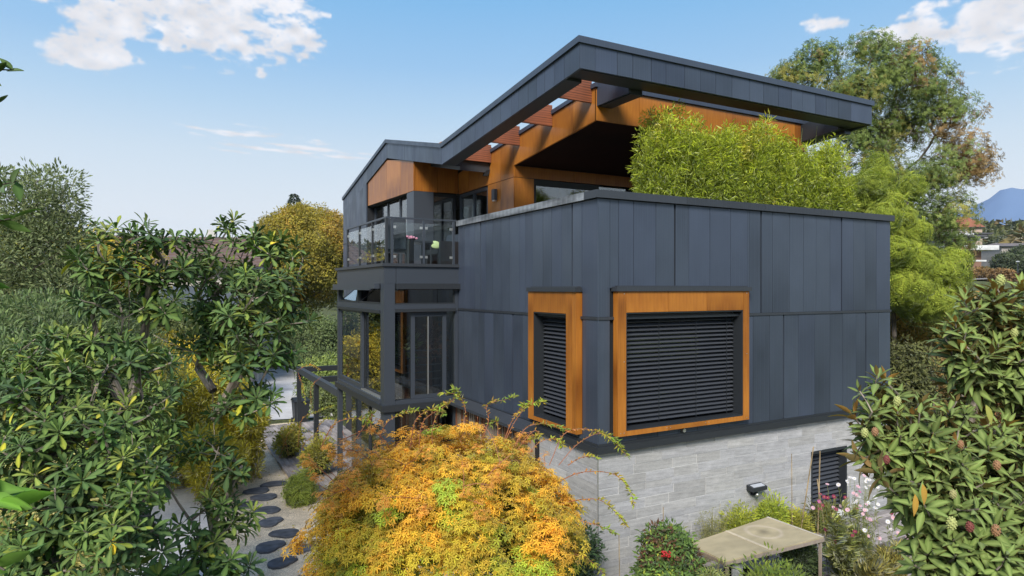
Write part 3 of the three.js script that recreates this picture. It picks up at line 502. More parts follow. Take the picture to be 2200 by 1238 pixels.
// slate stepping stones, each with its own outline
{
  const list = [[2.79, -18.79, .3, .24], [2.29, -18.37, .3, .26], [2.39, -17.72, .3, .26], [1.95, -17.32, .2, .2], [2.28, -16.65, .3, .27], [2.26, -15.78, .25, .27], [2.44, -14.89, .28, .26], [2.03, -14.28, .28, .28], [2.6, -13.84, .24, .22], [2.12, -13.35, .26, .24], [2.99, -12.82, .22, .22], [2.44, -12.35, .28, .24]];
  const words = ['farthest and rightmost', 'second from the far end', 'third from the far end', 'small one half under the shrub', 'fifth from the far end', 'middle one with flat right edge', 'seventh, set to the right', 'wide one set to the left', 'small one beside the maple leaves', 'dark one below the wide stone', 'under the maple at right', 'nearest, at the lower picture edge'];
  const r = mulberry(12);
  list.forEach(([x, z, a, b], i) => {
    const n = 14, s = new THREE.Shape(), ph = r() * 6, t = r() * 3.14; for (let k = 0; k < n; k++) { const q = k / n * Math.PI * 2, w = 1 + .16 * Math.sin(2 * q + ph) + .1 * Math.sin(3 * q + ph * 2) + .06 * (r() - .5), ux = Math.cos(q) * a * w, uy = Math.sin(q) * b * w; const px = ux * Math.cos(t * .2) - uy * Math.sin(t * .2), py = ux * Math.sin(t * .2) + uy * Math.cos(t * .2); k ? s.lineTo(px, py) : s.moveTo(px, py); }
    const g = new THREE.ExtrudeGeometry(s, { depth: .035, bevelEnabled: true, bevelSize: .012, bevelThickness: .01, bevelSegments: 1 }); g.rotateX(-Math.PI / 2); g.translate(x, .014, z);
    single('stepping_stone', g, slateMat[i % 3], 'dark slate stepping stone in the gravel, ' + words[i], 'stepping stone', [x, 0, z], 'slate stepping stones in the gravel path');
  });
}
// boardwalk left of the house, and planked terrace on the right
{
  const d = thing('wooden_deck', 'grey boarded deck between gravel path and glazed bay', 'deck', [4.6, 0, -20]), r = mulberry(3);
  for (let x = 3.2; x < 6.1; x += .145) part('deck_board', bx(x + .005, x + .14, .09, .125 + r() * .004, -26.4, -17.2 + .02 * r()), pick(deckMat, r), d);
  part('joist', join([-17.3, -19, -21, -23, -25, -26.3].map((z) => bx(3.22, 6.08, .017, .088, z, z - .06))), steelDark, d);
  const e = thing('garden_deck', 'low grey plank deck below the stone wall at right', 'deck', [10, 0, -6.5]);
  for (let z = -8.25; z < -3.6; z += .13) part('deck_board', bx(6.9, 14.4, .72, .752 + r() * .004, z + .005, z + .125), pick(deckMat, r), e);
  part('deck_frame', join([bx(6.88, 6.9, 0, .74, -8.25, -3.6), bx(6.9, 14.4, .1, .715, -8.25, -3.61)]), steelDark, e);
}
// pergola
{
  const p = thing('pergola', 'dark metal pergola posts and beams overgrown with creeper', 'pergola', [4.45, 0, -22.5]);
  for (const z of [-21.4, -24.3]) part('post', bx(4.39, 4.53, .127, 2.36, z - .07, z + .07), steelDark, p);
  part('beam', bx(4.38, 4.54, 2.362, 2.56, -24.4, -18.32), steelGrey, p);
  part('beam', bx(4.541, 6.16, 2.362, 2.54, -24.38, -24.24), steelDark, p); part('beam', bx(4.541, 6.16, 2.362, 2.54, -21.46, -21.32), steelDark, p);
}
// bins, pots
const depthAt = (x, z) => -z / (.879 - .477 * (x - 1100) / 1400);   // forward metres of a sighting that ends on the line z
function pot(name, label, cat, x, y, z, r, h, mat, group, kids) { const g = thing(name, label, cat, [x, y, z], group); part('pot', lathe([[0, .01], [r * .78, .01], [r, h], [r * 1.06, h], [r * 1.06, h - .04], [r * .96, h - .05], [r * .9, h - .09], [0, h - .09]], 16, x, y, z), mat, g); return g; }
const black = std({ color: rgb(.012, .013, .016), roughness: .5 }), terracotta = std({ color: rgb(.2, .06, .035), roughness: .8 });
pot('plant_pot', 'large black pot under the right end of the garden table', 'plant pot', 9.2, .755, -7.1, .24, .5, black);
pot('plant_pot', 'black pot under the middle of the garden table', 'plant pot', 7.62, .755, -6.95, .2, .42, black);
pot('plant_pot', 'black pot below the berry bush, left of the table', 'plant pot', 7.0, .755, -6.45, .17, .36, black);
{ // dark garbage bin on the boardwalk
  const b = thing('wheeled_bin', 'dark wheeled bin standing behind the pergola post', 'bin', [5.0, .02, -26.9]);
  part('bin_body', hexa([V(4.75, .1, -26.7), V(5.25, .1, -26.7), V(5.25, .1, -27.2), V(4.75, .1, -27.2), V(4.7, .9, -26.6), V(5.3, .9, -26.6), V(5.3, .9, -27.25), V(4.7, .9, -27.25)]), steelDark, b);
  part('lid', hexa([V(4.67, .902, -26.57), V(5.33, .902, -26.57), V(5.33, .902, -27.28), V(4.67, .902, -27.28), V(4.72, .95, -26.62), V(5.28, .95, -26.62), V(5.28, 1.0, -27.25), V(4.72, 1.0, -27.25)]), black, b);
  for (const x of [4.72, 5.22]) { const w = new THREE.CylinderGeometry(.1, .1, .05, 14).rotateZ(Math.PI / 2).toNonIndexed(); w.translate(x, .1, -27.2); part('wheel', w, black, b); }
}
// garden table: pale sheet top with a seam, weathered wood apron and legs
{
  const t = thing('garden_table', 'pale weathered garden table in front of the stone wall', 'table', [7.9, .755, -6.95]);
  const A = V(6.93, 1.6, -7.26), B = V(8.9, 1.6, -7.48), C = V(8.93, 1.6, -6.47), D = V(6.94, 1.6, -6.55), lo = (v, y) => V(v.x, y, v.z), mid = (a, b, k) => a.clone().lerp(b, k);
  const topTex = texture(512, 256, [2, 1], (u, v) => { const d = Math.hypot((u - .68) * 2, v - .45), s = smoothstep(d, .0, .17), ringv = Math.exp(-(((d - .26 - .05 * (fbm(u * 6, v * 6, 3) - .5)) / .035) ** 2)), k = .76 + .16 * (fbm(u * 8, v * 8, 4) - .5) + .07 * ringv - .16 * (1 - s); return [k, k * .945, k * (.78 + .05 * ringv)]; });
  const topMat = std({ color: rgb(.80, .76, .72), map: topTex, roughness: .55 }), quad = (a, b, c, d, y0, y1) => hexa([lo(d, y0), lo(c, y0), lo(b, y0), lo(a, y0), lo(d, y1), lo(c, y1), lo(b, y1), lo(a, y1)]);
  const g = quad(A, mid(A, B, .437), mid(D, C, .437), D, 1.58, 1.6), h = quad(mid(A, B, .443), B, C, mid(D, C, .443), 1.58, 1.6);
  for (const q of [g, h]) { const p = q.attributes.position, u = q.attributes.uv; for (let i = 0; i < p.count; i++) u.setXY(i, p.getX(i) - 6.93, p.getZ(i) + 7.5); part('top_panel', q, topMat, t); }
  part('batten', quad(mid(A, B, .425), mid(A, B, .455), mid(D, C, .455), mid(D, C, .425), 1.602, 1.606), render_(.66, .56, .40), t);
  part('batten', quad(mid(A, B, .975), mid(A, B, 1), mid(D, C, 1), mid(D, C, .975), 1.602, 1.606), render_(.6, .53, .42), t);
  for (const [a, b] of [[A, B], [B, C], [C, D], [D, A]]) part('apron', bar(lo(a, 1.555), lo(b, 1.555), .025, .045), greySlat, t);
  for (const v of [A, B, C, D]) { const q = v.clone().lerp(V(7.92, 1.6, -6.95), .05); part('leg', bar(V(q.x, .756, q.z), V(q.x, 1.53, q.z), .035), greySlat, t); }
  part('side_board', bar(V(7.22, 1.15, -6.6), V(7.22, 1.5, -6.6), .2, .02), paleDeck, t);
}
// bamboo canes standing in front of the wall
{
  const r = mulberry(41), list = [[1748, 1000, 11.9, .12, 'tallest'], [1762, 1010, 11.9, .02, 'upright'], [1756, 1030, 11.8, -.08, 'leaning']];
  const t = thing('bamboo_canes', 'three bare bamboo canes tied together before the louvred window', 'canes', spot(1756, 11.9, .755));
  list.forEach(([x, y, d, lean]) => { const a = at(x, y - (lean > 0 ? 40 : 0), d), b = at(x - lean * 260, 1220, d); part('cane', tube([V(b.x, .76, b.z), a.clone().lerp(V(b.x, .76, b.z), .5), a], .011, 5), caneMat, t); });
  [[1701, 975, 11.8, 'thin upright stake against the stone wall, right of the flood light'], [1425, 1090, 10.5, 'thin stake behind the berry bush at the wall'], [1330, 1150, 10.1, 'reddish thin stake near the house corner']].forEach(([x, y, d, l]) => { const a = at(x, y, d); const s = thing('plant_stake', l, 'stake', [a.x, .3, a.z]); part('stake', tube([V(a.x + .02, .3, a.z), a], .007, 5), caneMat, s); });
}
// furniture on the balcony
{
  const chair = (name, label, x, z, turn, tall) => {
    const g = thing(name, label, 'armchair', [x, 5.92, z], 'dark woven chairs on the balcony'), o = (a, b, c) => V(x + a * Math.cos(turn) + c * Math.sin(turn), 5.92 + b, z - a * Math.sin(turn) + c * Math.cos(turn));
    const blk = (a0, a1, b0, b1, c0, c1, k = 0) => hexa([o(a0, b0, c1), o(a1, b0, c1), o(a1, b0, c0), o(a0, b0, c0), o(a0, b1, c1 - k), o(a1, b1, c1 - k), o(a1, b1, c0 - k), o(a0, b1, c0 - k)]);
    part('seat', blk(-.27, .27, .3, .42, -.26, .3), steelDark, g); part('backrest', blk(-.27, .27, .38, tall, -.34, -.265, .14), tall > .9 ? steelGrey : steelDark, g);
    for (const s of [-.33, .275]) part('armrest', blk(s, s + .055, .02, .62, -.3, .28), steelDark, g);
    for (const [a, c] of [[-.25, .24], [.22, .24], [-.25, -.22], [.22, -.22]]) part('leg', blk(a, a + .04, 0, .3, c, c + .04), steelDark, g);
    return g;
  };
  chair('balcony_chair', 'high-backed dark chair at the left of the balcony', 4.95, -14.75, 2.6, 1.06);
  chair('balcony_chair', 'low dark armchair at the right of the balcony beside the parapet', 6.15, -15.0, -1.3, .82);
  const t = thing('balcony_table', 'low dark table on the balcony between the chairs', 'table', [5.55, 5.92, -15.25]);
  part('tabletop', bx(5.2, 5.9, 6.5, 6.54, -15.6, -14.9), steelDark, t); for (const [x, z] of [[5.22, -15.58], [5.84, -15.58], [5.22, -14.96], [5.84, -14.96]]) part('leg', bx(x, x + .04, 5.92, 6.5, z, z + .04), steelDark, t);
  const fl = thing('flower_bowl', 'pink flowers in a low bowl on the balcony table', 'flowers', [5.4, 6.54, -15.1]), r = mulberry(2); part('bowl', lathe([[0, 0], [.09, 0], [.13, .05], [.12, .05], [0, .03]], 12, 5.4, 6.542, -15.1), black, fl);
  const pet = []; for (let i = 0; i < 16; i++) { const s = new THREE.IcosahedronGeometry(.03, 1); s.translate(5.4 + (r() - .5) * .24, 6.6 + r() * .05, -15.1 + (r() - .5) * .18); pet.push(s); } part('blossom', join(pet), render_(.8, .32, .45), fl);
  const cu = new THREE.SphereGeometry(.14, 14, 10); cu.scale(1, .8, .32); cu.rotateX(-.5); cu.translate(5.98, 6.46, -14.95); single('cushion', cu, render_(.62, .75, .36), 'pale green cushion on the low balcony armchair', 'cushion', [5.98, 6.36, -14.95]);
  const ca = thing('cane_planter', 'grey planter with cut bamboo canes inside the glazed bay', 'planter', [4.75, 2.85, -14.9]); part('planter_box', bx(4.6, 4.86, 2.85, 3.12, -15.5, -14.4), steelGrey, ca); for (let k = 0; k < 9; k++) { const z = -14.5 - k * .11; part('cane', tube([V(4.68 + .05 * r(), 3.1, z), V(4.68 + .08 * r(), 3.55 + .35 * r(), z + .04 * (r() - .5))], .012, 5), caneMat, ca); }
}
// blue street-name plate and black letter box beyond the hedge
{
  const s = thing('street_sign', 'small blue sign on a thin pole beyond the hedge at right', 'sign', spot(2079, 15.5, 0)), p = at(2079, 787, 15.5);
  const n = V(-.75, 0, .66), e = V(.66, 0, .75), o = (a, b, c) => p.clone().addScaledVector(e, a).addScaledVector(V(0, 1, 0), b).addScaledVector(n, c), plate = (a, b, y0, y1, c0, c1) => hexa([o(a, y0, c1), o(b, y0, c1), o(b, y0, c0), o(a, y0, c0), o(a, y1, c1), o(b, y1, c1), o(b, y1, c0), o(a, y1, c0)]);
  part('plate', plate(-.13, .13, -.09, .1, 0, .015), render_(.02, .09, .5), s); part('marking', join([plate(-.10, .0, .02, .05, .016, .02), plate(.02, .1, .02, .05, .016, .02), plate(-.06, .08, -.04, -.01, .016, .02)]), render_(.7, .75, .8), s); part('pole', tube([V(p.x, 0, p.z), V(p.x, p.y - .09, p.z)], .018, 6), bright, s);
  const q = at(2062, 822, 14.8), b = thing('letter_box', 'black box on a pale post among the leaves at right', 'box', [q.x, 0, q.z]); const oo = (a, y, c) => q.clone().addScaledVector(e, a).addScaledVector(V(0, 1, 0), y).addScaledVector(n, c);
  part('box_body', hexa([oo(-.2, -.12, .1), oo(.2, -.12, .1), oo(.2, -.12, -.1), oo(-.2, -.12, -.1), oo(-.18, .12, .1), oo(.18, .12, .1), oo(.18, .12, -.1), oo(-.18, .12, -.1)]), black, b); part('post', bar(V(q.x + .1, 0, q.z), V(q.x + .1, q.y + .1, q.z), .05), paleBark, b);
}
// far houses
function farHouse(name, label, cat, x, d, y, w, dep, h, roofH, wallC, roofC, turn, wins, group) {
  const base = spot(x, d, y), g = thing(name, label, cat, base, group), c = Math.cos(turn), s = Math.sin(turn), o = (a, b, k) => V(base[0] + a * c + k * s, base[1] + b, base[2] - a * s + k * c);
  const blk = (a0, a1, b0, b1, k0, k1) => hexa([o(a0, b0, k1), o(a1, b0, k1), o(a1, b0, k0), o(a0, b0, k0), o(a0, b1, k1), o(a1, b1, k1), o(a1, b1, k0), o(a0, b1, k0)]);
  part('wall', blk(-w / 2, w / 2, -3, h, -dep / 2, dep / 2), render_(...wallC), g);
  const e = .5, r = std({ color: rgb(...roofC), map: concreteTex, roughness: .9 });
  if (roofH) {
    const rf = part('roof', hexa([o(-w / 2 - e, h, dep / 2 + e), o(w / 2 + e, h, dep / 2 + e), o(w / 2 + e, h, -dep / 2 - e), o(-w / 2 - e, h, -dep / 2 - e), o(-w / 2 + 1.2, h + roofH, .1), o(w / 2 - 1.2, h + roofH, .1), o(w / 2 - 1.2, h + roofH, -.1), o(-w / 2 + 1.2, h + roofH, -.1)]), r, g);
    part('gutter', blk(-w / 2 - e - .08, w / 2 + e + .08, h - .14, h - .005, dep / 2 + e - .1, dep / 2 + e + .08), steelGrey, g);
  }
  for (const [a, b, ww, hh] of wins) { const f = part('window', blk(a, a + ww, b, b + hh, dep / 2 - .1, dep / 2 + .04), render_(.7, .7, .68), g); part('pane', blk(a + .1, a + ww - .1, b + .1, b + hh - .1, dep / 2 + .05, dep / 2 + .06), seamMat, f); }
  return { g, o, blk };
}
{
  const { g, o, blk } = farHouse('tiled_house', 'cream house with brown tiled roof behind the left shrubs', 'house', 385, 40, 0, 10, 8, 6.6, 1.9, [.66, .60, .53], [.20, .135, .11], -.25, [[-3, 4.2, 1.1, 1.3], [.2, 4.2, 1.1, 1.3]]);
  part('chimney', blk(1.6, 2.1, 7.2, 9.0, -.3, .2), render_(.6, .58, .55), g);
  const tiles = []; for (let i = 0; i < 16; i++) for (let k = 0; k < 9; k++) { const a = -5.3 + i * .67, t0 = k / 9, t1 = (k + 1) / 9, in0 = 1.5 * t0, in1 = 1.5 * t1; const x0 = Math.max(a, -5.5 + in0), x1 = Math.min(a + .6, 5.5 - in0); if (x1 - x0 < .1) continue; const y0 = 6.62 + 1.9 * t0, y1 = 6.62 + 1.9 * t1, z0 = 4.5 * (1 - t0), z1 = 4.5 * (1 - t1); tiles.push(hexa([o(x0, y0 + .0, z0 + .06), o(x1, y0, z0 + .06), o(x1, y1, z1), o(x0, y1, z1), o(x0, y0 + .09, z0 + .06), o(x1, y0 + .09, z0 + .06), o(x1, y1 + .05, z1), o(x0, y1 + .05, z1)])); }
  const ti = part('roof_tile', join(tiles), std({ color: rgb(.23, .15, .125), map: concreteTex, roughness: .9 }), g); ti.userData.kind = 'stuff';
  const an = farHouse('outbuilding', 'low outbuilding with grey sloping roof before the cream house', 'outbuilding', 405, 35, 0, 5, 4, 4.4, 1.1, [.55, .42, .34], [.16, .18, .2], .5, []);
}
{ // modern white apartment block on the right, with flat roofs and terraces
  const base = at(2105, 575, 130), g = thing('apartment_block', 'white modern apartment block with flat roofs and terraces on the hillside', 'building', [base.x, base.y, base.z]);
  const e = V(.879, 0, .477).normalize(), n = V(-.477, 0, .879).multiplyScalar(-1), k = 130 / 1400, o = (x, y, c) => at(x, y, 130).addScaledVector(FW, c), W = render_(.8, .8, .79), D = render_(.10, .10, .11), B = render_(.30, .17, .12), G = render_(.34, .34, .35), GL = seamMat;
  const blk = (x0, x1, y0, y1, c0, c1) => hexa([o(x0, y1, c0), o(x1, y1, c0), o(x1, y1, c1), o(x0, y1, c1), o(x0, y0, c0), o(x1, y0, c0), o(x1, y0, c1), o(x0, y0, c1)]);
  part('wall', blk(2040, 2124, 537.5, 592, 2, 14), B, g, 'brown lower storey'); part('balcony', blk(2035, 2147, 527, 537, 0, 14), W, g); part('wall', blk(2030, 2106, 509, 526.6, 3.5, 14), G, g); part('wall', blk(2105.5, 2140, 503, 526.6, 6, 16), W, g);
  part('roof', blk(2020, 2122, 505, 508.5, 0, 15), D, g); part('roof', blk(2030, 2131, 508.8, 511, 1, 14), G, g); part('roof', blk(2098, 2158, 497, 500.5, 3, 20), D, g); part('wall', blk(2102, 2157, 500.8, 503, 5, 19), render_(.28, .22, .2), g);
  part('wall', blk(2141, 2160, 503.2, 512, 7, 18), W, g); part('parapet', blk(2044, 2108, 499, 504.6, 2, 3), W, g); part('penthouse', blk(2052, 2090, 489, 498.8, 5, 12), render_(.62, .52, .47), g);
  for (const x of [2066, 2080, 2092, 2102]) part('railing_post', blk(x, x + 1.4, 493, 498.9, 2, 2.2), W, g); part('railing', blk(2064, 2103, 492.6, 493.6, 2, 2.2), W, g);
  for (const [x0, x1, y0, y1] of [[2076, 2080, 512, 526], [2097, 2104, 512, 526], [2044, 2052, 513, 525], [2066, 2072, 540, 560], [2078, 2092, 541, 560], [2104, 2109, 541, 556]]) { const c = y0 < 530 ? 3.45 : 1.95, f = part('window', blk(x0, x1, y0, y1, c, c + .3), D, g); part('pane', blk(x0 + .5, x1 - .5, y0 + .6, y1 - .6, c - .08, c - .02), GL, f); }
  for (const [x0, x1] of [[2143, 2147], [2149, 2154]]) { const f = part('window', blk(x0, x1, 504, 507, 6.9, 7.2), D, g); part('pane', blk(x0 + .3, x1 - .3, 504.4, 506.6, 6.8, 6.86), GL, f); }
  part('terrace_wall', blk(2062, 2112, 559, 562.5, -1, 0), W, g);
  farHouse('red_roof_house', 'house with red tiled roof behind the white apartment block', 'house', 2062, 165, 18.9, 6.4, 7, 1.6, 2.9, [.55, .42, .34], [.42, .15, .08], -.5, []);
  farHouse('long_low_building', 'long low building with grey-brown roof right of the apartment block', 'building', 2185, 150, 12.2, 13, 8, 2.6, .9, [.42, .38, .36], [.25, .21, .2], -.5, [[-4, .8, 1.6, 1.2], [-1, .8, 1.6, 1.2], [2, .8, 1.6, 1.2]]);
  const l = at(2187, 600, 92), lt = at(2187, 563, 92), s = thing('street_lamp', 'slim grey street lamp with flat head below the hillside trees', 'street lamp', [l.x, l.y - .6, l.z]);
  part('pole', tube([V(l.x, l.y - .6, l.z), lt], (t) => .07 - .025 * t, 6), steelGrey, s); part('lamp_head', hexa([V(lt.x - .3, lt.y, lt.z + .12), V(lt.x + .3, lt.y, lt.z + .12), V(lt.x + .3, lt.y, lt.z - .12), V(lt.x - .3, lt.y, lt.z - .12), V(lt.x - .18, lt.y + .14, lt.z + .1), V(lt.x + .18, lt.y + .14, lt.z + .1), V(lt.x + .18, lt.y + .14, lt.z - .1), V(lt.x - .18, lt.y + .14, lt.z - .1)]), render_(.6, .62, .64), s);
  const rq = []; for (let i = 0; i < 8; i++) { const a = at(2090 + i * 26, 0, 88), b = at(2090 + (i + 1) * 26, 0, 88), h = (p) => rise(p.x, p.z) + .12; rq.push(hexa([V(a.x, h(a) - .1, a.z), V(b.x, h(b) - .1, b.z), V(b.x + 3, h(b) - .1, b.z - 5), V(a.x + 3, h(a) - .1, a.z - 5), V(a.x, h(a), a.z), V(b.x, h(b), b.z), V(b.x + 3, h(b), b.z - 5), V(a.x + 3, h(a), a.z - 5)])); } structure('road', join(rq), render_(.3, .29, .29));
  // rooftops on the left hillside
  [[255, 330, 'pale hall with white flat roof far off on the left hillside', 11, [.62, .6, .58], [.7, .7, .72], .6], [300, 360, 'grey-roofed house far off on the left hillside', 12, [.5, .42, .38], [.24, .24, .26], 2.2], [225, 390, 'pinkish house far off on the left hillside', 10, [.6, .42, .36], [.35, .18, .13], 2.4]].forEach(([x, d, l, w, wc, rc, rh]) => { const p = spot(x, d); farHouse('hillside_house', l, 'house', x, d, rise(p[0], p[2]) + .5, w * 1.6, w, 4.5, rh, wc, rc, .3, [[-4, 1.5, 1.6, 1.4], [0, 1.5, 1.6, 1.4], [3.4, 1.5, 1.6, 1.4]]); });
}

// ---------------------------------------------------------------- plants
// leaves: local y runs along the leaf, z is its upper side
class Leaves {
  constructor() { this.pos = []; this.col = []; this.idx = []; }
  leaf(o, dir, up, { len, wid, prof = (t) => Math.sin(Math.PI * Math.pow(t, .8)), rows = 4, curl = .2, fold = .15, top, mid = null, under = null, k = 1 }) {
    const y = dir.clone().normalize(), x = y.clone().cross(up); if (x.lengthSq() < 1e-6) x.set(1, 0, 0).cross(y); x.normalize(); const z = x.clone().cross(y);
    const layer = (off, c, m) => {
      const b = this.pos.length / 3;
      for (let i = 0; i <= rows; i++) {
        const t = i / rows, w = wid / 2 * Math.max(prof(t), i === 0 || i === rows ? .04 : .1), d = -curl * t * t * len;
        for (const s of [-1, 0, 1]) { const p = o.clone().addScaledVector(y, t * len * (1 - .18 * curl * t)).addScaledVector(x, s * w).addScaledVector(z, d + Math.abs(s) * fold * w + off); this.pos.push(p.x, p.y, p.z); const q = s === 0 && m ? m : c; this.col.push(q[0] * k, q[1] * k, q[2] * k); }
        if (i) { const p = b + i * 3, q = p - 3; for (const s of [0, 1]) this.idx.push(q + s, q + s + 1, p + s + 1, q + s, p + s + 1, p + s); }
      }
    };
    layer(0, top, mid); if (under) layer(-.0022, under, null);
  }
  kite(o, dir, up, len, wid, c, droop = 0) {               // the cheapest leaf: two folded triangles
    const y = dir.clone().normalize(), x = y.clone().cross(up); if (x.lengthSq() < 1e-6) x.set(1, 0, 0).cross(y); x.normalize(); const z = x.clone().cross(y), b = this.pos.length / 3;
    for (const [s, t, h] of [[0, 0, 0], [-.5, .42, .08], [.5, .42, .08], [0, 1, -droop]]) { const p = o.clone().addScaledVector(y, t * len).addScaledVector(x, s * wid).addScaledVector(z, h * len); this.pos.push(p.x, p.y, p.z); this.col.push(...c); }
    this.idx.push(b, b + 2, b + 3, b, b + 3, b + 1);
  }
  star(o, dir, up, size, c, lobes = 5) {                   // palmate leaf with pointed lobes
    const y = dir.clone().normalize(), x = y.clone().cross(up).normalize(), z = x.clone().cross(y), b = this.pos.length / 3;
    const add = (a, r, h) => { const p = o.clone().addScaledVector(y, Math.cos(a) * r * size).addScaledVector(x, Math.sin(a) * r * size).addScaledVector(z, h * size); this.pos.push(p.x, p.y, p.z); this.col.push(...c); };
    add(0, 0, 0); const span = 2.2;
    for (let i = 0; i < lobes; i++) { const a = -span + 2 * span * i / (lobes - 1), L = 1 - .42 * Math.abs(i - (lobes - 1) / 2) / ((lobes - 1) / 2); add(a - .3, .42, .02); add(a, L, -.14); add(a + .3, .42, .02); const q = b + 1 + i * 3; this.idx.push(b, q, q + 1, b, q + 1, q + 2); }
  }
  build() { const g = new THREE.BufferGeometry(); g.setAttribute('position', new THREE.Float32BufferAttribute(this.pos, 3)); g.setAttribute('color', new THREE.Float32BufferAttribute(this.col, 3)); g.setIndex(this.idx); g.computeVertexNormals(); return g; }
}
const dirOf = (r, yMin = -1) => { for (;;) { const v = V(r() * 2 - 1, r() * 2 - 1, r() * 2 - 1); const l = v.length(); if (l > .05 && l < 1 && v.y / l >= yMin) return v.divideScalar(l); } };
const tone = (c, r, s = .25) => { const k = 1 - s + 2 * s * r(); return [c[0] * k * (1 + .14 * (r() - .5)), c[1] * k, c[2] * k]; };

// skeleton: branches reach from a trunk to every target point; thickness by the pipe rule
function grow(seed, trunks, targets, { tip = .006, e = 2.35, up = .3, seg = .22, wob = .05, reach = .18, thick = 5 } = {}) {
  const r = mulberry(seed), nodes = [];
  for (const line of trunks) {
    let last = -1; const curve = new THREE.CatmullRomCurve3(line), n = Math.max(3, Math.round(curve.getLength() / seg));
    for (let i = 0; i <= n; i++) { const p = curve.getPoint(i / n); nodes.push({ p, par: last, len: last < 0 ? 0 : nodes[last].len + p.distanceTo(nodes[last].p), a: 0, d: curve.getTangent(i / n) }); last = nodes.length - 1; }
  }
  const nt = nodes.length, order = targets.map((t) => { let m = 1e9; for (let i = 0; i < nt; i++) m = Math.min(m, t.distanceToSquared(nodes[i].p)); return [m, t]; }).sort((a, b) => a[0] - b[0]), tips = [];
  for (const [, t] of order) {
    let best = 0, cost = 1e9;
    for (let i = 0; i < nodes.length; i++) { const n = nodes[i]; const d = t.distanceTo(n.p), c = d + reach * n.len + Math.max(0, n.p.y - t.y + .05) * 1.2; if (c < cost) { cost = c; best = i; } }
    const s = nodes[best], L = s.p.distanceTo(t), n = Math.max(2, Math.ceil(L / seg)), ctrl = s.p.clone().lerp(t, .5).addScaledVector(s.d, L * .18).add(V(0, -up * L * .3, 0)), cv = new THREE.QuadraticBezierCurve3(s.p, ctrl, t);
    let last = best; const nat = [];
    for (let i = 1; i <= n; i++) { const p = cv.getPoint(i / n); if (i < n) p.add(V(r() - .5, r() - .5, r() - .5).multiplyScalar(wob * L)); nodes.push({ p, par: last, len: nodes[last].len + p.distanceTo(nodes[last].p), a: 0, d: p.clone().sub(nodes[last].p).normalize() }); last = nodes.length - 1; nat.push(last); }
    tips.push({ i: last, p: t, d: nodes[last].d.clone() });
  }
  const unit = Math.pow(tip, e); for (const t of tips) for (let i = t.i; i >= 0; i = nodes[i].par) nodes[i].a += unit;
  for (const n of nodes) n.r = Math.max(tip * .7, Math.pow(n.a || unit * .5, 1 / e));
  const main = new Map(); nodes.forEach((n, i) => { if (n.par >= 0 && (!main.has(n.par) || nodes[main.get(n.par)].r < n.r)) main.set(n.par, i); });
  const pos = [], uv = [];
  nodes.forEach((n, i) => {
    if (n.par < 0) return; const q = nodes[n.par], m = main.get(n.par) === i, sides = n.r > .035 ? 7 : n.r > .012 ? thick : 3, r0 = m ? q.r : Math.min(q.r, n.r * 1.25);
    const fr = (d) => { let s = V(.31, .2, .93).cross(d); if (s.lengthSq() < 1e-3) s = V(1, 0, 0).cross(d); s.normalize(); return [s, d.clone().cross(s)]; };
    const A = fr(m ? q.d : n.d), B = fr(n.d), at_ = (c, f, R, k) => { const t = k / sides * Math.PI * 2; return c.clone().addScaledVector(f[0], Math.cos(t) * R).addScaledVector(f[1], Math.sin(t) * R); };
    for (let k = 0; k < sides; k++) { const a = at_(q.p, A, r0, k), b = at_(q.p, A, r0, k + 1), c = at_(n.p, B, n.r, k + 1), d = at_(n.p, B, n.r, k); for (const [v, s, t] of [[a, k, q.len], [b, k + 1, q.len], [c, k + 1, n.len], [a, k, q.len], [c, k + 1, n.len], [d, k, n.len]]) { pos.push(v.x, v.y, v.z); uv.push(s / sides * .35, t); } }
  });
  return { wood: finish(pos, uv), tips };
}
// points through a crown made of lobes [x, y, z, rx, ry, rz]
function crownPoints(r, lobes, n, shell = .45, floor = -1) {
  const w = lobes.map((l) => Math.pow(l[3] * l[4] * l[5], .7)), sum = w.reduce((a, b) => a + b, 0), out = [];
  while (out.length < n) {
    let q = r() * sum, i = 0; while ((q -= w[i]) > 0 && i < lobes.length - 1) i++;
    const l = lobes[i], d = dirOf(r, floor), k = 1 - shell * Math.pow(r(), 1.4), p = V(l[0] + d.x * l[3] * k, l[1] + d.y * l[4] * k, l[2] + d.z * l[5] * k);
    let inside = 0; for (const o of lobes) if (o !== l && ((p.x - o[0]) / o[3]) ** 2 + ((p.y - o[1]) / o[4]) ** 2 + ((p.z - o[2]) / o[5]) ** 2 < .38) inside = 1;
    if (inside && r() < .7) continue;
    out.push({ p, n: d, h: (d.y + 1) / 2, k });
  }
  return out;
}
const Q = new THREE.Quaternion(), Yv = V(0, 1, 0), M4 = new THREE.Matrix4();
function crown(parent, pts, geo, mat, r, { size = [.8, 1.25], tint, lift = .35, name = 'crown', jit = .5, label } = {}) {
  const b = bases.get(parent), im = new THREE.InstancedMesh(geo, mat, pts.length), q2 = new THREE.Quaternion();
  pts.forEach((o, i) => {
    const d = o.n.clone().add(V(0, lift, 0)).add(V(r() - .5, r() - .5, r() - .5).multiplyScalar(jit * 2)).normalize(); Q.setFromUnitVectors(Yv, d); q2.setFromAxisAngle(Yv, r() * 6.283); Q.multiply(q2); const s = lerp(size[0], size[1], r()) * (o.s ?? 1);
    im.setMatrixAt(i, M4.compose(o.p.clone().sub(b), Q, V(s, s, s))); im.setColorAt(i, tint ? tint(o, r) : new THREE.Color(1, 1, 1));
  });
  im.name = name; im.userData.kind = 'stuff'; if (label) im.userData.label = label; bases.set(im, b); parent.add(im); return im;
}
const C = (r, g, b) => new THREE.Color().setRGB(r, g, b);
const mixC = (a, b, t) => C(lerp(a[0], b[0], t), lerp(a[1], b[1], t), lerp(a[2], b[2], t));

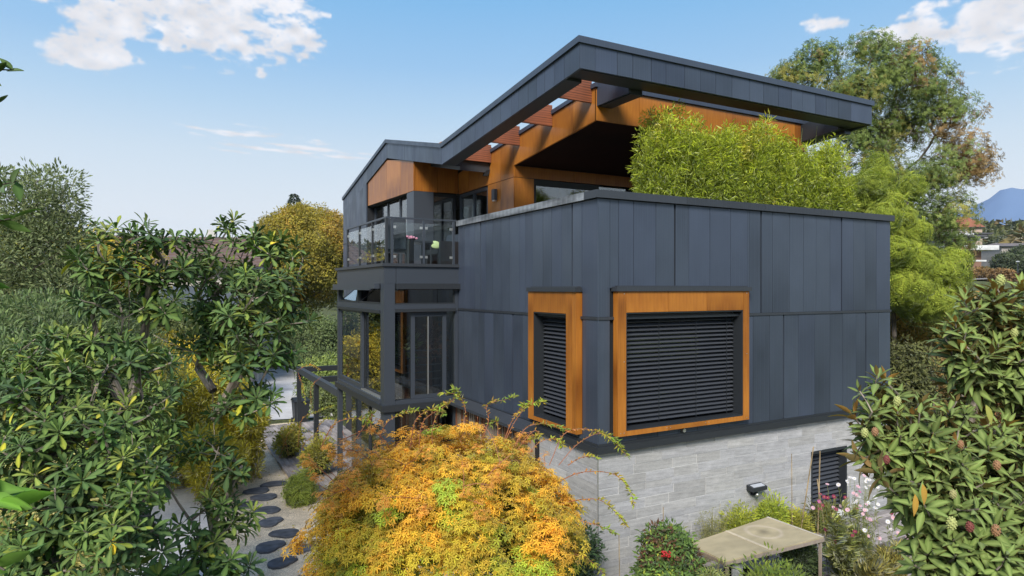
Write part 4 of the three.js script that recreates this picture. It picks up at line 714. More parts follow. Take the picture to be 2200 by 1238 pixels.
// clusters shared by the instanced crowns
function cluster(seed, n, R, leaf) { const r = mulberry(seed), L = new Leaves(); for (let i = 0; i < n; i++) { const d = dirOf(r, -.35), o = V(d.x, d.y * .7 + .1, d.z).multiplyScalar(R * Math.cbrt(r())); leaf(L, o, d, r); } return L.build(); }
const outUp = (d, r, k = .8) => V(d.x * .6, .7, d.z * .6).add(V(r() - .5, r() - .5, r() - .5).multiplyScalar(k)).normalize();
const G = {
  broad: cluster(1, 15, .36, (L, o, d, r) => L.star(o, V(d.x, d.y * .4 - .25, d.z).normalize(), outUp(d, r), .10 + .05 * r(), tone([1, 1, 1], r, .22))),
  oval: cluster(2, 22, .30, (L, o, d, r) => L.kite(o, V(d.x, d.y * .6, d.z).normalize(), outUp(d, r), .11 + .05 * r(), .055, tone([1, 1, 1], r, .28), .12)),
  small: cluster(3, 26, .24, (L, o, d, r) => L.kite(o, V(d.x, d.y + .25, d.z).normalize(), outUp(d, r), .055 + .03 * r(), .026, tone([1, 1, 1], r, .3), .1)),
  frond: (() => { const r = mulberry(4), L = new Leaves(); for (let i = 0; i < 5; i++) { const a = i * 1.26 + r(), d = V(Math.cos(a), .15 - .3 * r(), Math.sin(a)); for (let k = 1; k < 9; k++) { const p = d.clone().multiplyScalar(.06 + k * .045).add(V(0, -.0045 * k * k, 0)), s = V(-d.z, 0, d.x); for (const e of [-1, 1]) L.kite(p, d.clone().multiplyScalar(.5).addScaledVector(s, e).add(V(0, -.25, 0)), V(0, 1, 0).addScaledVector(d, .2), .085 + .02 * r(), .028, tone([1, 1, 1], r, .2), .15); } } return L.build(); })(),
  bamboo: cluster(5, 17, .16, (L, o, d, r) => { const v = V(d.x, d.y * .8 - .05, d.z).normalize(); L.kite(o, v, outUp(d, r), .105 + .045 * r(), .0135, tone([1, 1, 1], r, .3), .22); }),
  star: cluster(6, 10, .15, (L, o, d, r) => L.star(o, V(d.x, d.y * .3 - .42, d.z).normalize(), outUp(d, r, .7), .078 + .03 * r(), tone([1, 1, 1], r, .2))),
  grass: cluster(7, 34, .2, (L, o, d, r) => L.kite(V(o.x, 0, o.z), V(d.x * .6, 1, d.z * .6).normalize(), V(d.x, .2, d.z), .20 + .2 * r(), .0042, tone([1, 1, 1], r, .4), .2)),
  tree: cluster(8, 70, 1, (L, o, d, r) => L.kite(o, V(d.x, d.y * .6 - .1, d.z).normalize(), outUp(d, r), .42 + .2 * r(), .34, tone([1, 1, 1], r, .3), .2)),
};

function woody(name, label, category, { base, trunks, lobes, n, geo, mat = leafMat, seed, tint, size, shell, floor, lift, jit, branches = 60, tip = .008, barkM = bark, group, growOpt = {}, extra }) {
  const r = mulberry(seed), g = thing(name, label, category, base, group), pts = crownPoints(r, lobes, n, shell, floor); if (extra) extra(pts, r);
  if (trunks) { const tg = pts.filter((_, i) => i % Math.max(1, Math.floor(n / branches)) === 0).map((o) => o.p.clone()); const w = grow(seed + 1, trunks, tg, { tip, ...growOpt }); part('trunk', w.wood, barkM, g); }
  crown(g, pts, geo, mat, r, { size, tint, lift, jit }); return g;
}
const line = (b, ...p) => [V(...b), ...p.map((q) => V(...q))];
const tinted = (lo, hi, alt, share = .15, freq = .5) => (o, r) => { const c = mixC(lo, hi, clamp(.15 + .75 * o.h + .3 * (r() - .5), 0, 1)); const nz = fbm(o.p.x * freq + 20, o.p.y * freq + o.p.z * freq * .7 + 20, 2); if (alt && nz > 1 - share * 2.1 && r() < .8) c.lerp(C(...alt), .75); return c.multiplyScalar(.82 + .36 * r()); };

// --- big sparse maple behind the house
{
  const b = spot(1905, 22.5), L = [];
  const lobe = (x, y, rx, ry, dd = 0) => { const p = at(x, y, 22.5 + dd); L.push([p.x, p.y, p.z, rx, ry, rx]); };
  [[1690, 160, .5, .42], [1715, 200, .7, .5], [1745, 105, .3, .3], [1730, 170, .95, .8], [1770, 125, .75, .6], [1865, 108, .8, .6], [1905, 170, 1.3, 1.1], [1960, 135, .8, .7], [1830, 200, 1.2, 1.0], [1990, 190, 1.15, .9], [2040, 245, 1.0, .8], [1930, 270, 1.5, 1.1, 1], [2060, 330, 1.0, .8], [2010, 380, 1.2, .9], [1900, 380, 1.4, 1.1, 1], [2095, 360, .7, .6], [2030, 460, 1.1, .85], [1930, 480, 1.5, 1.0, 1], [2050, 520, .7, .6], [1850, 300, 1.1, .9, .5], [1960, 570, 1.3, .9, 1]].forEach((a) => lobe(...a));
  woody('maple_tree', 'tall half-bare maple with brown-tipped leaves rising behind the house', 'tree', { base: b, trunks: [line(b, [b[0], 4, b[2] + .1], [b[0] - .1, 7.5, b[2]], [b[0] + .1, 10.4, b[2] - .1])], lobes: L, n: 2750, geo: G.broad, seed: 101, size: [.5, 1.0], shell: .9, branches: 420, tip: .009, growOpt: { seg: .45, up: .1 }, lift: .3,
    tint: (o, r) => { const nz = fbm(o.p.x * .6 + o.p.z * .4 + 4, o.p.y * .6 + 7, 3), right = smoothstep(o.p.x - o.p.z * .2, 25.2, 27.0); const c = mixC([.13, .20, .045], [.30, .37, .08], r()); if (nz + .12 * right > .66) c.lerp(C(.50, .30, .13), .8); else if (nz < .42 && r() < .5) c.lerp(C(.50, .42, .09), .6); return c.multiplyScalar(.8 + .4 * r()); } });
}
// --- bright yellow-green feathery tree at the right end of the house
{
  const b = spot(1960, 18.5), L = [], lobe = (x, y, rx, ry, dd = 0) => { const p = at(x, y, 18.5 + dd); L.push([p.x, p.y, p.z, rx, ry, rx]); };
  [[1885, 390, .55, .5], [1870, 440, .7, .6], [1930, 470, .5, .4], [1900, 520, .9, .7, .5], [1950, 560, .9, .6], [2010, 580, .9, .5], [1930, 620, 1.0, .7], [2040, 600, .6, .4], [1990, 650, .9, .6], [1840, 410, .6, .5, .6], [1960, 400, .35, .35], [1885, 355, .3, .35], [1845, 470, .7, .5, .3], [1870, 400, .4, .4, -.4], [1895, 470, .5, .4, -.6], [1915, 540, .6, .4, -.7], [1850, 430, .6, .5, .2], [1905, 440, .5, .45], [1860, 500, .6, .6, .6], [2050, 560, .5, .35], [1880, 580, .8, .6], [1960, 500, .5, .4]].forEach((a) => lobe(...a));
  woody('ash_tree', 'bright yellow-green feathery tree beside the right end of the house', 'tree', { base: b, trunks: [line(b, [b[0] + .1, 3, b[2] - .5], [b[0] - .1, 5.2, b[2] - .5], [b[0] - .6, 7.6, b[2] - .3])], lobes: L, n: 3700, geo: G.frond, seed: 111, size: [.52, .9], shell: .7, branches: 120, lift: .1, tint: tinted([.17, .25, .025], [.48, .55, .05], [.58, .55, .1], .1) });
}
// --- shrubs of the hedge at right, far to near
[[1945, 690, 20.5, 1.3, 1.1, 'golden-green hedge shrub right against the house corner', [.12, .14, .02], [.42, .40, .04], 121], [2010, 760, 19.5, 1.3, 1.2, 'olive green hedge shrub behind the magnolia', [.07, .085, .02], [.24, .22, .045], 122], [2065, 690, 21, 1.3, 1.4, 'rust-tinged hedge shrub below the hillside apartment block', [.11, .10, .02], [.38, .22, .05], 123], [1925, 800, 18.5, 1.0, 1.2, 'dark green low shrub at the foot of the house corner', [.05, .065, .02], [.17, .18, .04], 124], [2140, 760, 22, 1.6, 1.4, 'brownish green shrub at the right picture edge', [.09, .10, .03], [.26, .24, .06], 125]].forEach(([x, y, d, rx, ry, label, lo, hi, seed]) => {
  const p = at(x, y, d), b = [p.x, 0, p.z], r = mulberry(seed * 3), L = []; for (let i = 0; i < 7; i++) L.push([p.x + (r() - .5) * rx * 1.5, p.y - .6 + (r() - .4) * ry, p.z + (r() - .5) * rx * 1.4, rx * .65, ry * .6, rx * .65]); L.push([p.x, p.y * .45, p.z, rx, p.y * .45, rx]);
  woody('hedge_shrub', label, 'shrub', { base: b, trunks: [line(b, [p.x, p.y * .5, p.z], [p.x + .2, p.y, p.z])], lobes: L, n: 850, geo: G.oval, seed, size: [.7, 1.15], branches: 50, shell: .5, tint: tinted(lo, hi, [hi[0] * 1.2, hi[1] * .75, .05], .18) });
});
// --- round golden-green tree left of the house, conifer tip and shrubs beneath
{
  const b = spot(655, 45), p = at(655, 555, 45), L = [[p.x, p.y, p.z, 3.6, 3.6, 3.6]], r = mulberry(55);
  for (let i = 0; i < 26; i++) { const d = dirOf(r, -.7); L.push([p.x + d.x * 2.75, p.y + d.y * 2.7, p.z + d.z * 2.75, 1.15 + .4 * r(), 1.0 + .35 * r(), 1.15 + .4 * r()]); }
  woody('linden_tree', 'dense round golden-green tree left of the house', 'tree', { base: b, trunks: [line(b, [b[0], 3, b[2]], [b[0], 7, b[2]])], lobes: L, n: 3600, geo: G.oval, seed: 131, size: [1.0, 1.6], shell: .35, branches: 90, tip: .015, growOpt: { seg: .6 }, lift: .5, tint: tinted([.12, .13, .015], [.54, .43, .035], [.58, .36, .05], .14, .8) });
  const c = spot(632, 58), g = thing('conifer', 'pointed tip of a dark conifer behind the round golden tree', 'tree', c), L2 = new Leaves(), rr = mulberry(6);
  for (let i = 0; i < 1500; i++) { const t = Math.pow(rr(), .7), a = rr() * 6.28, R = 2.3 * t * (.6 + .4 * rr()); L2.kite(V(c[0] + Math.cos(a) * R, 13.9 - t * 8, c[2] + Math.sin(a) * R), V(Math.cos(a), -.25, Math.sin(a)), Yv, .55, .2, tone([.035, .06, .025], rr, .3), .2); }
  const cg = L2.build(); part('foliage', cg, leafMat, g).userData.kind = 'stuff'; part('trunk', tube([V(c[0], 0, c[2]), V(c[0], 13.8, c[2])], (t) => .22 - .2 * t, 6), bark, g);
}
[[700, 720, 40, 1.6, 1.5, 'bluish green shrub under the round golden tree', [.045, .07, .025], [.15, .20, .06], 141], [640, 735, 47, 2.1, 1.6, 'light green shrub left of the bay below the golden tree', [.07, .10, .02], [.26, .29, .05], 142], [716, 795, 32.5, 1.3, 1.0, 'fresh green shrub above the pergola beams', [.07, .11, .02], [.24, .30, .06], 143], [595, 700, 52, 2.4, 2, 'yellowing shrub between the left shrubs and the golden tree', [.10, .12, .02], [.36, .32, .04], 144], [742, 840, 29, 1.2, 1.2, 'dark shrub behind the glazed bay and pergola', [.04, .06, .02], [.14, .17, .04], 145],
 [520, 655, 60, 3.4, 2.6, 'deep green shrub behind the middle of the left shrubs', [.05, .07, .02], [.18, .21, .05], 146], [425, 700, 31, 1.6, 1.3, 'mid green shrub in front of the cream house', [.06, .09, .02], [.20, .24, .05], 147], [330, 690, 27, 2.0, 1.6, 'pale green shrub below the tiled house', [.07, .10, .03], [.24, .27, .07], 148], [240, 585, 27, 2.0, 1.6, 'yellow-leaved shrub far behind the left shrubs', [.16, .16, .015], [.55, .44, .03], 149], [130, 560, 24, 1.8, 1.7, 'yellow autumn shrub behind the grey-green tree', [.18, .17, .015], [.60, .46, .03], 150], [400, 740, 26, 1.4, 1.1, 'small yellow shrub low behind the left shrubs', [.2, .19, .02], [.58, .46, .03], 151], [20, 560, 22, 1.8, 1.8, 'yellow-green shrub at the far left edge', [.12, .14, .02], [.40, .38, .05], 152]].forEach(([x, y, d, rx, ry, label, lo, hi, seed]) => {
  const p = at(x, y, d), b = [p.x, 0, p.z], r = mulberry(seed * 3), L = []; for (let i = 0; i < 8; i++) L.push([p.x + (r() - .5) * rx * 1.6, p.y - .3 + (r() - .6) * ry, p.z + (r() - .5) * rx * 1.6, rx * .6, ry * .6, rx * .6]); L.push([p.x, p.y * .5, p.z, rx * 1.1, Math.max(.6, p.y * .5), rx * 1.1]);
  woody('garden_shrub', label, 'shrub', { base: b, trunks: [line(b, [p.x, p.y * .5, p.z], [p.x + .2, p.y * .9, p.z])], lobes: L, n: 700, geo: G.oval, seed, size: [.9, 1.5], branches: 40, shell: .5, tip: .01, growOpt: { seg: .4 }, tint: tinted(lo.map((v) => v * 1.4), hi.map((v) => Math.min(.85, v * 1.4)), null) });
});
// --- grey-green tree and hedge at far left
{
  const b = spot(75, 10.5), L = [], lobe = (x, y, rx, ry, dd = 0) => { const p = at(x, y, 10.5 + dd); L.push([p.x, p.y, p.z, rx, ry, rx]); };
  [[30, 440, .5, .45], [95, 400, .28, .2], [140, 390, .16, .14], [80, 460, .45, .35], [135, 440, .2, .2], [60, 540, .7, .6], [130, 520, .4, .4], [20, 620, .8, .6, .4], [120, 620, .6, .5], [70, 700, .9, .6], [150, 420, .14, .1]].forEach((a) => lobe(...a));
  woody('olive_tree', 'grey-green small-leaved tree at the far left', 'tree', { base: b, trunks: [line(b, [b[0], 3, b[2]], [b[0] + .05, 5.2, b[2]], [b[0] - .1, 6.6, b[2]]), line(b, [b[0] + .35, 3.2, b[2]], [b[0] + .55, 5.6, b[2]])], lobes: L, n: 1250, geo: G.small, seed: 161, size: [.75, 1.25], shell: .8, branches: 170, tip: .005, tint: tinted([.09, .125, .04], [.29, .34, .13], [.42, .38, .07], .12) });
  [[60, 730, 8.8, .95, .6, 'grey-green small-leaved hedge at the left edge', 171], [190, 725, 14, 1.5, 1.0, 'grey-green hedge bush behind the first pittosporum', 172], [20, 860, 7.6, .9, .8, 'dark grey-green bush low at the left edge', 173], [270, 800, 17, 1.7, 1.3, 'dull green bush behind the twin trunks', 174], [130, 850, 8.6, .9, .7, 'shaded green bush under the left shrubs', 175]].forEach(([x, y, d, rx, ry, label, seed]) => {
    const p = at(x, y, d), bb = [p.x, 0, p.z], r = mulberry(seed), LL = []; for (let i = 0; i < 8; i++) LL.push([p.x + (r() - .5) * rx * 1.8, p.y + (r() - .6) * ry, p.z + (r() - .5) * rx * 1.6, rx * .55, ry * .6, rx * .55]); LL.push([p.x, p.y * .5, p.z, rx, p.y * .5, rx]);
    woody('hedge_bush', label, 'bush', { base: bb, trunks: [line(bb, [p.x, p.y * .5, p.z], [p.x + .1, p.y, p.z])], lobes: LL, n: 1150, geo: G.small, seed, size: [.8, 1.3], branches: 60, shell: .55, tip: .006, tint: tinted([.055, .085, .026], [.20, .275, .085], [.30, .30, .08], .1, 1) });
  });
}
// --- golden bamboo hedge between driveway and gravel, creeper grasses
[[490, 850, 19, 'golden bamboo behind the stepping stones'], [430, 850, 18, 'golden bamboo behind the thick left trunk'], [370, 860, 17.5, 'golden bamboo showing between the left trunks'], [525, 910, 18.5, 'golden bamboo overhanging the gravel'], [455, 960, 16.6, 'golden bamboo low beside the gravel']].forEach(([x, y, d, label], i) => {
  const p = at(x, y, d), b = [p.x, 0, p.z], r = mulberry(180 + i), L = []; for (let k = 0; k < 7; k++) L.push([p.x + (r() - .5) * .8, p.y + (r() - .75) * 1.2, p.z + (r() - .5) * 1.3, .38, .42, .42]); L.push([p.x, p.y * .5, p.z, .4, p.y * .55, .55]);
  const g = thing('golden_bamboo', label, 'bamboo', b), pts = crownPoints(r, L, 620, .7); const cul = []; for (let k = 0; k < 14; k++) { const o = pick(pts, r).p; cul.push(tube([V(p.x + (r() - .5) * .9, 0, p.z + (r() - .5) * .9), V(lerp(p.x, o.x, .5), o.y * .6, lerp(p.z, o.z, .5)), o.clone()], .009, 4)); }
  part('culm', join(cul), caneMat, g); crown(g, pts, G.bamboo, leafMat, r, { size: [1.0, 1.6], lift: -.1, jit: .7, tint: tinted([.55, .50, .03], [.88, .76, .06], [.5, .56, .05], .12, 1) });
});
// --- bamboo on the roof terrace
{
  const mk = (label, x0, x1, z0, z1, n, prof, seed) => {
    const r = mulberry(seed), g = thing('terrace_bamboo', label, 'bamboo', [(x0 + x1) / 2, 5.93, (z0 + z1) / 2]), pts = [], cul = [];
    const N = Math.round((x1 - x0) * 19);
    for (let i = 0; i < N; i++) {
      const x = lerp(x0, x1, (i + r()) / N), z = lerp(z0, z1, r()), tall = r() < .09, top = prof(x) - .95 * Math.pow(r(), 1.6) + (tall ? .5 : .1) - (z < -9.4 ? .1 : 0), a = r() * 6.28, lean = .16 + .25 * r(), tipP = V(x + Math.cos(a) * lean, top, z + Math.sin(a) * lean * .8), mid = V(x + Math.cos(a) * lean * .3, lerp(6.0, top, .6), z);
      const cv = new THREE.QuadraticBezierCurve3(V(x, 5.95, z), mid, tipP); cul.push(tube(cv.getPoints(6), (t) => .010 - .007 * t, 4));
      for (let k = 0; k < (tall ? n * .6 : n); k++) { const t = .10 + .90 * Math.pow((k + r()) / n, .85), p = cv.getPoint(t), q = r() * 6.28, R = .05 + .22 * r() * (1.2 - t * .95); p.add(V(Math.cos(q) * R, (r() - .5) * .12, Math.sin(q) * R)); if (p.y > 6.6) pts.push({ p, n: V(Math.cos(q) * .8, .35, Math.sin(q) * .8), h: clamp((p.y - 6.6) / 2, 0, 1) * .7 + .3 * r() }); }
    }
    part('culm', join(cul), std({ color: rgb(.34, .38, .10), roughness: .7 }), g);
    crown(g, pts, G.bamboo, leafMat, r, { size: [.6, 1.05], lift: .1, jit: .55, name: 'foliage', tint: tinted([.20, .29, .02], [.72, .78, .05], [.74, .64, .07], .15, 1.6) });  // tint darkens downward: shade of the gaps put into the leaf colour
  };
  const wave = (x) => .14 * Math.sin(x * 3.1) + .12 * Math.sin(x * 7.3 + 1);
  mk('left part of the bright green bamboo on the roof terrace', 8.05, 9.5, -9.75, -8.95, 74, (x) => lerp(7.95, 8.5, smoothstep(x, 7.8, 8.5)) + .8 * wave(x), 201);
  mk('middle part of the bright green bamboo on the roof terrace', 9.5, 11.6, -9.75, -8.95, 68, (x) => 8.5 + .8 * wave(x) - .25 * smoothstep(x, 10.6, 11.4), 202);
  mk('right part of the bright green bamboo on the roof terrace', 11.6, 13.5, -9.75, -8.95, 68, (x) => 8.1 + .75 * Math.exp(-(((x - 12.5) / .35) ** 2)) + .5 * wave(x) - .25 * smoothstep(x, 12.9, 13.5), 203);
  const soil = thing('planter', 'long planter of the bamboo behind the terrace parapet', 'planter', [10.6, 5.92, -9.3]); part('planter_box', join([bx(7.6, 13.6, 5.92, 6.5, -9.9, -9.85), bx(7.6, 13.6, 5.92, 6.5, -8.85, -8.8), bx(7.55, 7.6, 5.92, 6.5, -9.9, -8.8), bx(13.6, 13.63, 5.92, 6.5, -9.9, -8.8)]), steelDark, soil); part('soil', bx(7.6, 13.6, 6.2, 6.42, -9.85, -8.85), groundMat, soil);
}
// --- pittosporum shrubs in the left foreground: every leaf whorl a piece
const whorl = (() => {
  const prof = (t) => t < .72 ? .16 + .84 * Math.pow(t / .72, 1.25) : .3 + .7 * Math.sqrt(Math.max(0, 1 - ((t - .72) / .28) ** 2));
  return [0, 1, 2, 3, 4, 5].map((s) => {
    const r = mulberry(900 + s), L = new Leaves(), n = 13 + (s % 3) * 2;
    for (let i = 0; i < n; i++) { const t = i / n, a = i * 2.4 + .3 * r(), el = lerp(1.2, -.12, Math.pow(t, .8)) + .3 * (r() - .5), d = V(Math.cos(a) * Math.cos(el), Math.sin(el), Math.sin(a) * Math.cos(el)), o = V(Math.cos(a) * .008, -.05 * t, Math.sin(a) * .008), ln = lerp(.085, .135, t) * (.85 + .3 * r()), c = s === 5 && i === n - 1 ? [4.2, 2.5, .9] : r() < .05 ? [2.2, 1.6, .9] : tone([1, 1, 1], r, .28);
      L.leaf(o, d, V(0, 1, 0).addScaledVector(d, -.3), { len: ln, wid: ln * .30, prof, rows: 5, curl: .1 + .3 * t, fold: .25, top: c, mid: c.map((v, k) => v * [1.9, 1.55, 1.5][k]), under: c.map((v, k) => v * [1.35, 1.25, 1.5][k]) }); }
    return L.build();
  });
})();
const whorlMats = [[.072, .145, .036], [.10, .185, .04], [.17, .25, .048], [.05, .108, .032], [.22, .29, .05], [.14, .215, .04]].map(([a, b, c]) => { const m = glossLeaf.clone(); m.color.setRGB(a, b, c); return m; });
function pittosporum(label, seed, base, trunks, lobes, n, size, light = 0) {
  const r = mulberry(seed), g = thing('pittosporum', label, 'shrub', base), pts = crownPoints(r, lobes, n, .85, -.6), kept = [];
  for (const o of pts) if (!kept.some((q) => q.p.distanceToSquared(o.p) < .0135 * size * size)) kept.push(o);
  const w = grow(seed + 1, trunks, kept.map((o) => o.p), { tip: .0052, e: 2.12, seg: .13, up: .55, wob: .035, reach: .12 });
  part('trunk', w.wood, paleBark, g);
  const b = bases.get(g), q2 = new THREE.Quaternion(), rest = [];
  w.tips.forEach((t, i) => {
    const o = kept.find((q) => q.p === t.p) ?? kept[0], d = t.d.clone().multiplyScalar(.8).add(V(0, .75, 0)).addScaledVector(o.n, .35).normalize(), k = size * (.75 + .45 * r());
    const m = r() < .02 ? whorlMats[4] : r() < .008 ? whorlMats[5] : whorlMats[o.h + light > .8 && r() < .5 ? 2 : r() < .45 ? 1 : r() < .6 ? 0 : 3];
    const mesh = new THREE.Mesh(whorl[i % 14 === 13 ? 5 : i % 5], m); mesh.name = 'leaf_whorl'; mesh.position.copy(t.p).sub(b); mesh.quaternion.setFromUnitVectors(Yv, d).multiply(q2.setFromAxisAngle(Yv, r() * 6.28)); mesh.scale.setScalar(k); if (i < 298) g.add(mesh); else rest.push(mesh);
    if (r() < .5 && i < 298) { /* a second, lower tier of leaves on the same shoot */ rest.push({ geometry: whorl[(i + 2) % 6], position: mesh.position.clone().addScaledVector(d, -.07 * k), quaternion: mesh.quaternion, scale: mesh.scale.clone().multiplyScalar(.8) }); }
  });
  if (rest.length) { const im = new THREE.InstancedMesh(whorl[1], whorlMats[0], rest.length); rest.forEach((m, i) => { im.setMatrixAt(i, M4.compose(m.position, m.quaternion, m.scale)); im.setColorAt(i, C(.8 + .6 * r(), .8 + .6 * r(), .9)); }); im.name = 'foliage'; im.userData.kind = 'stuff'; g.add(im); }
  return g;
}
const lobesAt = (list) => list.map(([x, y, d, rx, ry]) => { const p = at(x, y, d); return [p.x, p.y, p.z, rx, ry ?? rx, rx]; });
{
  const t = (x, y, d) => at(x, y, d), ground = (x, d) => V(...spot(x, d, 0));
  // right-hand plant with the thick trunk
  pittosporum('large pittosporum with thick brown trunk beside the gravel path', 301, spot(468, 5.9), [[ground(490, 5.9), t(485, 1238, 5.9), t(462, 960, 5.9), t(455, 800, 5.85), t(450, 640, 5.8)], [t(462, 900, 5.9), t(520, 790, 5.7), t(560, 700, 5.6), t(585, 600, 5.6)], [t(458, 840, 5.85), t(400, 760, 6), t(330, 720, 6.1)]],
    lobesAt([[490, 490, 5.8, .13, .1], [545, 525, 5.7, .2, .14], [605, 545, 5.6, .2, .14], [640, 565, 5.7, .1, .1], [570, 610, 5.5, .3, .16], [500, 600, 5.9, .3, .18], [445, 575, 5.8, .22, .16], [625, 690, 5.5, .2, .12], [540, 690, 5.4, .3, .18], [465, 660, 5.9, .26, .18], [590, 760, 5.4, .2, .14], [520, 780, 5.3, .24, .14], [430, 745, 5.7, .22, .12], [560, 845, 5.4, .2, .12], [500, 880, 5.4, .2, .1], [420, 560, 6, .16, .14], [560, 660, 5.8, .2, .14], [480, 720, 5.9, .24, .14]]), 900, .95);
  pittosporum('pittosporum with two slim dark trunks left of the thick trunk', 304, spot(290, 5.2), [[ground(320, 5.2), t(310, 1238, 5.2), t(285, 960, 5.2), t(275, 760, 5.15), t(278, 640, 5.1), t(272, 560, 5.1)], [t(282, 860, 5.2), t(310, 720, 5.3), t(322, 620, 5.3), t(350, 560, 5.3)], [t(284, 900, 5.2), t(220, 760, 5.1), t(190, 640, 5.1)]],
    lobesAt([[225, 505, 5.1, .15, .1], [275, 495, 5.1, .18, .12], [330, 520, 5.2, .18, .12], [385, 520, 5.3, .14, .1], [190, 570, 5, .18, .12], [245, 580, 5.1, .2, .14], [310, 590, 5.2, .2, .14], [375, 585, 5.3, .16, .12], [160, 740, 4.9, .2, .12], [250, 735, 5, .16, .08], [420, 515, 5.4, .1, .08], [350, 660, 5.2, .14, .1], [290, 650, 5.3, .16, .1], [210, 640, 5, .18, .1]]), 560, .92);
  pittosporum('low spreading pittosporum filling the bottom left corner', 305, spot(190, 4.4), [[ground(230, 4.4), t(240, 1238, 4.4), t(250, 1080, 4.4), t(230, 900, 4.3)], [t(245, 1150, 4.4), t(150, 1060, 4.2), t(60, 960, 4.1)], [t(248, 1120, 4.4), t(330, 1060, 4.4), t(390, 1020, 4.5)]],
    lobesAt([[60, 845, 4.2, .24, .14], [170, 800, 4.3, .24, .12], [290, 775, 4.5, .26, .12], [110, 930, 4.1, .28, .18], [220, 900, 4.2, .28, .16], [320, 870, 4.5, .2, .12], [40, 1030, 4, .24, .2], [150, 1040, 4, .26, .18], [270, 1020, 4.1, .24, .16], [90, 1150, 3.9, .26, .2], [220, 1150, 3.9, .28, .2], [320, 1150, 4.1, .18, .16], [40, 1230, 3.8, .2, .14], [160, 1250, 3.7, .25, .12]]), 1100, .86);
  pittosporum('dark pittosporum beside the stepping stones at the lower edge', 306, spot(470, 4.9), [[ground(450, 4.9), t(440, 1238, 4.9), t(430, 1100, 4.9), t(470, 960, 4.9)], [t(435, 1180, 4.9), t(490, 1060, 4.9), t(520, 1000, 5)], [t(438, 1160, 4.9), t(370, 1060, 4.8), t(340, 1000, 4.8)]],
    lobesAt([[440, 960, 5, .18, .1], [490, 1010, 5, .16, .12], [330, 970, 4.8, .12, .1], [470, 1090, 4.9, .2, .14], [400, 1150, 4.6, .12, .1], [440, 1210, 4.6, .22, .14], [500, 1130, 4.9, .12, .1], [495, 1220, 4.7, .14, .12], [545, 1100, 5, .05, .05], [350, 1235, 4.4, .2, .1]]), 420, .98);
  pittosporum('shaded pittosporum filling the gap behind the low left shrubs', 307, spot(210, 6.6), [[ground(230, 6.6), t(235, 1200, 6.6), t(230, 950, 6.6), t(215, 760, 6.5)], [t(232, 1050, 6.6), t(330, 900, 6.6), t(380, 820, 6.6)], [t(232, 1000, 6.6), t(110, 850, 6.5), t(50, 760, 6.4)]],
    lobesAt([[60, 780, 6.4, .35, .22], [160, 740, 6.5, .35, .2], [260, 780, 6.6, .35, .2], [350, 830, 6.6, .26, .16], [120, 880, 6.4, .4, .3], [230, 870, 6.5, .4, .28], [320, 930, 6.5, .28, .22], [60, 980, 6.3, .4, .3], [180, 1000, 6.4, .4, .3], [300, 1050, 6.4, .3, .24], [100, 1120, 6.3, .4, .3], [230, 1140, 6.3, .4, .3]]), 760, 1.0);
  // pale variegated bush low at left
  const p = at(60, 1120, 5), L = [[p.x, p.y, p.z, .35, .4, .35], [p.x + .2, p.y - .3, p.z, .35, .4, .35], [p.x, p.y * .4, p.z, .4, p.y * .45, .4]];
  woody('variegated_shrub', 'pale yellow variegated shrub at the lower left edge', 'shrub', { base: [p.x, 0, p.z], trunks: [line([p.x, 0, p.z], [p.x, p.y, p.z])], lobes: L, n: 330, geo: G.small, seed: 320, size: [.9, 1.4], branches: 30, tip: .004, tint: tinted([.35, .33, .10], [.75, .68, .26], null) });
  // near laurel whose twigs enter at the left edge
  const lb = spot(-190, 2.3), g = thing('laurel_tree', 'near laurel twigs with large green leaves at the left picture edge', 'tree', lb), r = mulberry(330), L3 = new Leaves(), tw = [tube([V(...lb), at(-185, 1000, 2.3), at(-190, 500, 2.3), at(-180, 120, 2.3)], (k) => .03 - .018 * k, 6)];
  const twig = (x0, y0, x1, y1, d, n, len, c) => { const a = at(x0, y0, d), b = at(x1, y1, d - .06); tw.push(tube([a, a.clone().lerp(b, .6).add(V(0, .02, 0)), b], (k) => .006 - .004 * k, 5)); for (let i = 0; i < n; i++) { const k = .45 + .55 * i / (n - 1), o = a.clone().lerp(b, k), dir = b.clone().sub(a).normalize().multiplyScalar(.5).add(dirOf(r).multiplyScalar(.8)).add(V(0, .3, 0)).normalize(); const q = tone(c, r, .25); L3.leaf(o, dir, dirOf(r, .2), { len: len * (.75 + .4 * r()), wid: len * .36, rows: 5, curl: .15, fold: .2, top: q, mid: q.map((v) => v * 1.5), under: q.map((v) => v * 1.5) }); } };
  twig(-185, 180, 28, 150, 2.3, 9, .06, [.07, .125, .03]); twig(-180, 300, -6, 222, 2.3, 5, .055, [.05, .09, .03]); twig(-185, 470, 35, 390, 2.25, 13, .085, [.08, .15, .03]); twig(-185, 540, 22, 470, 2.2, 12, .085, [.085, .16, .03]); twig(-185, 640, -4, 590, 1.6, 8, .08, [.09, .19, .025]);
  twig(-180, 1000, 8, 1090, 1.35, 9, .11, [.12, .26, .025]); twig(-180, 1180, 10, 1225, 1.4, 7, .09, [.11, .23, .025]); twig(-185, 420, 5, 400, 2.4, 8, .07, [.06, .11, .03]);
  part('trunk', join(tw), bark, g); part('foliage', L3.build(), glossLeaf, g).userData.kind = 'stuff';
}
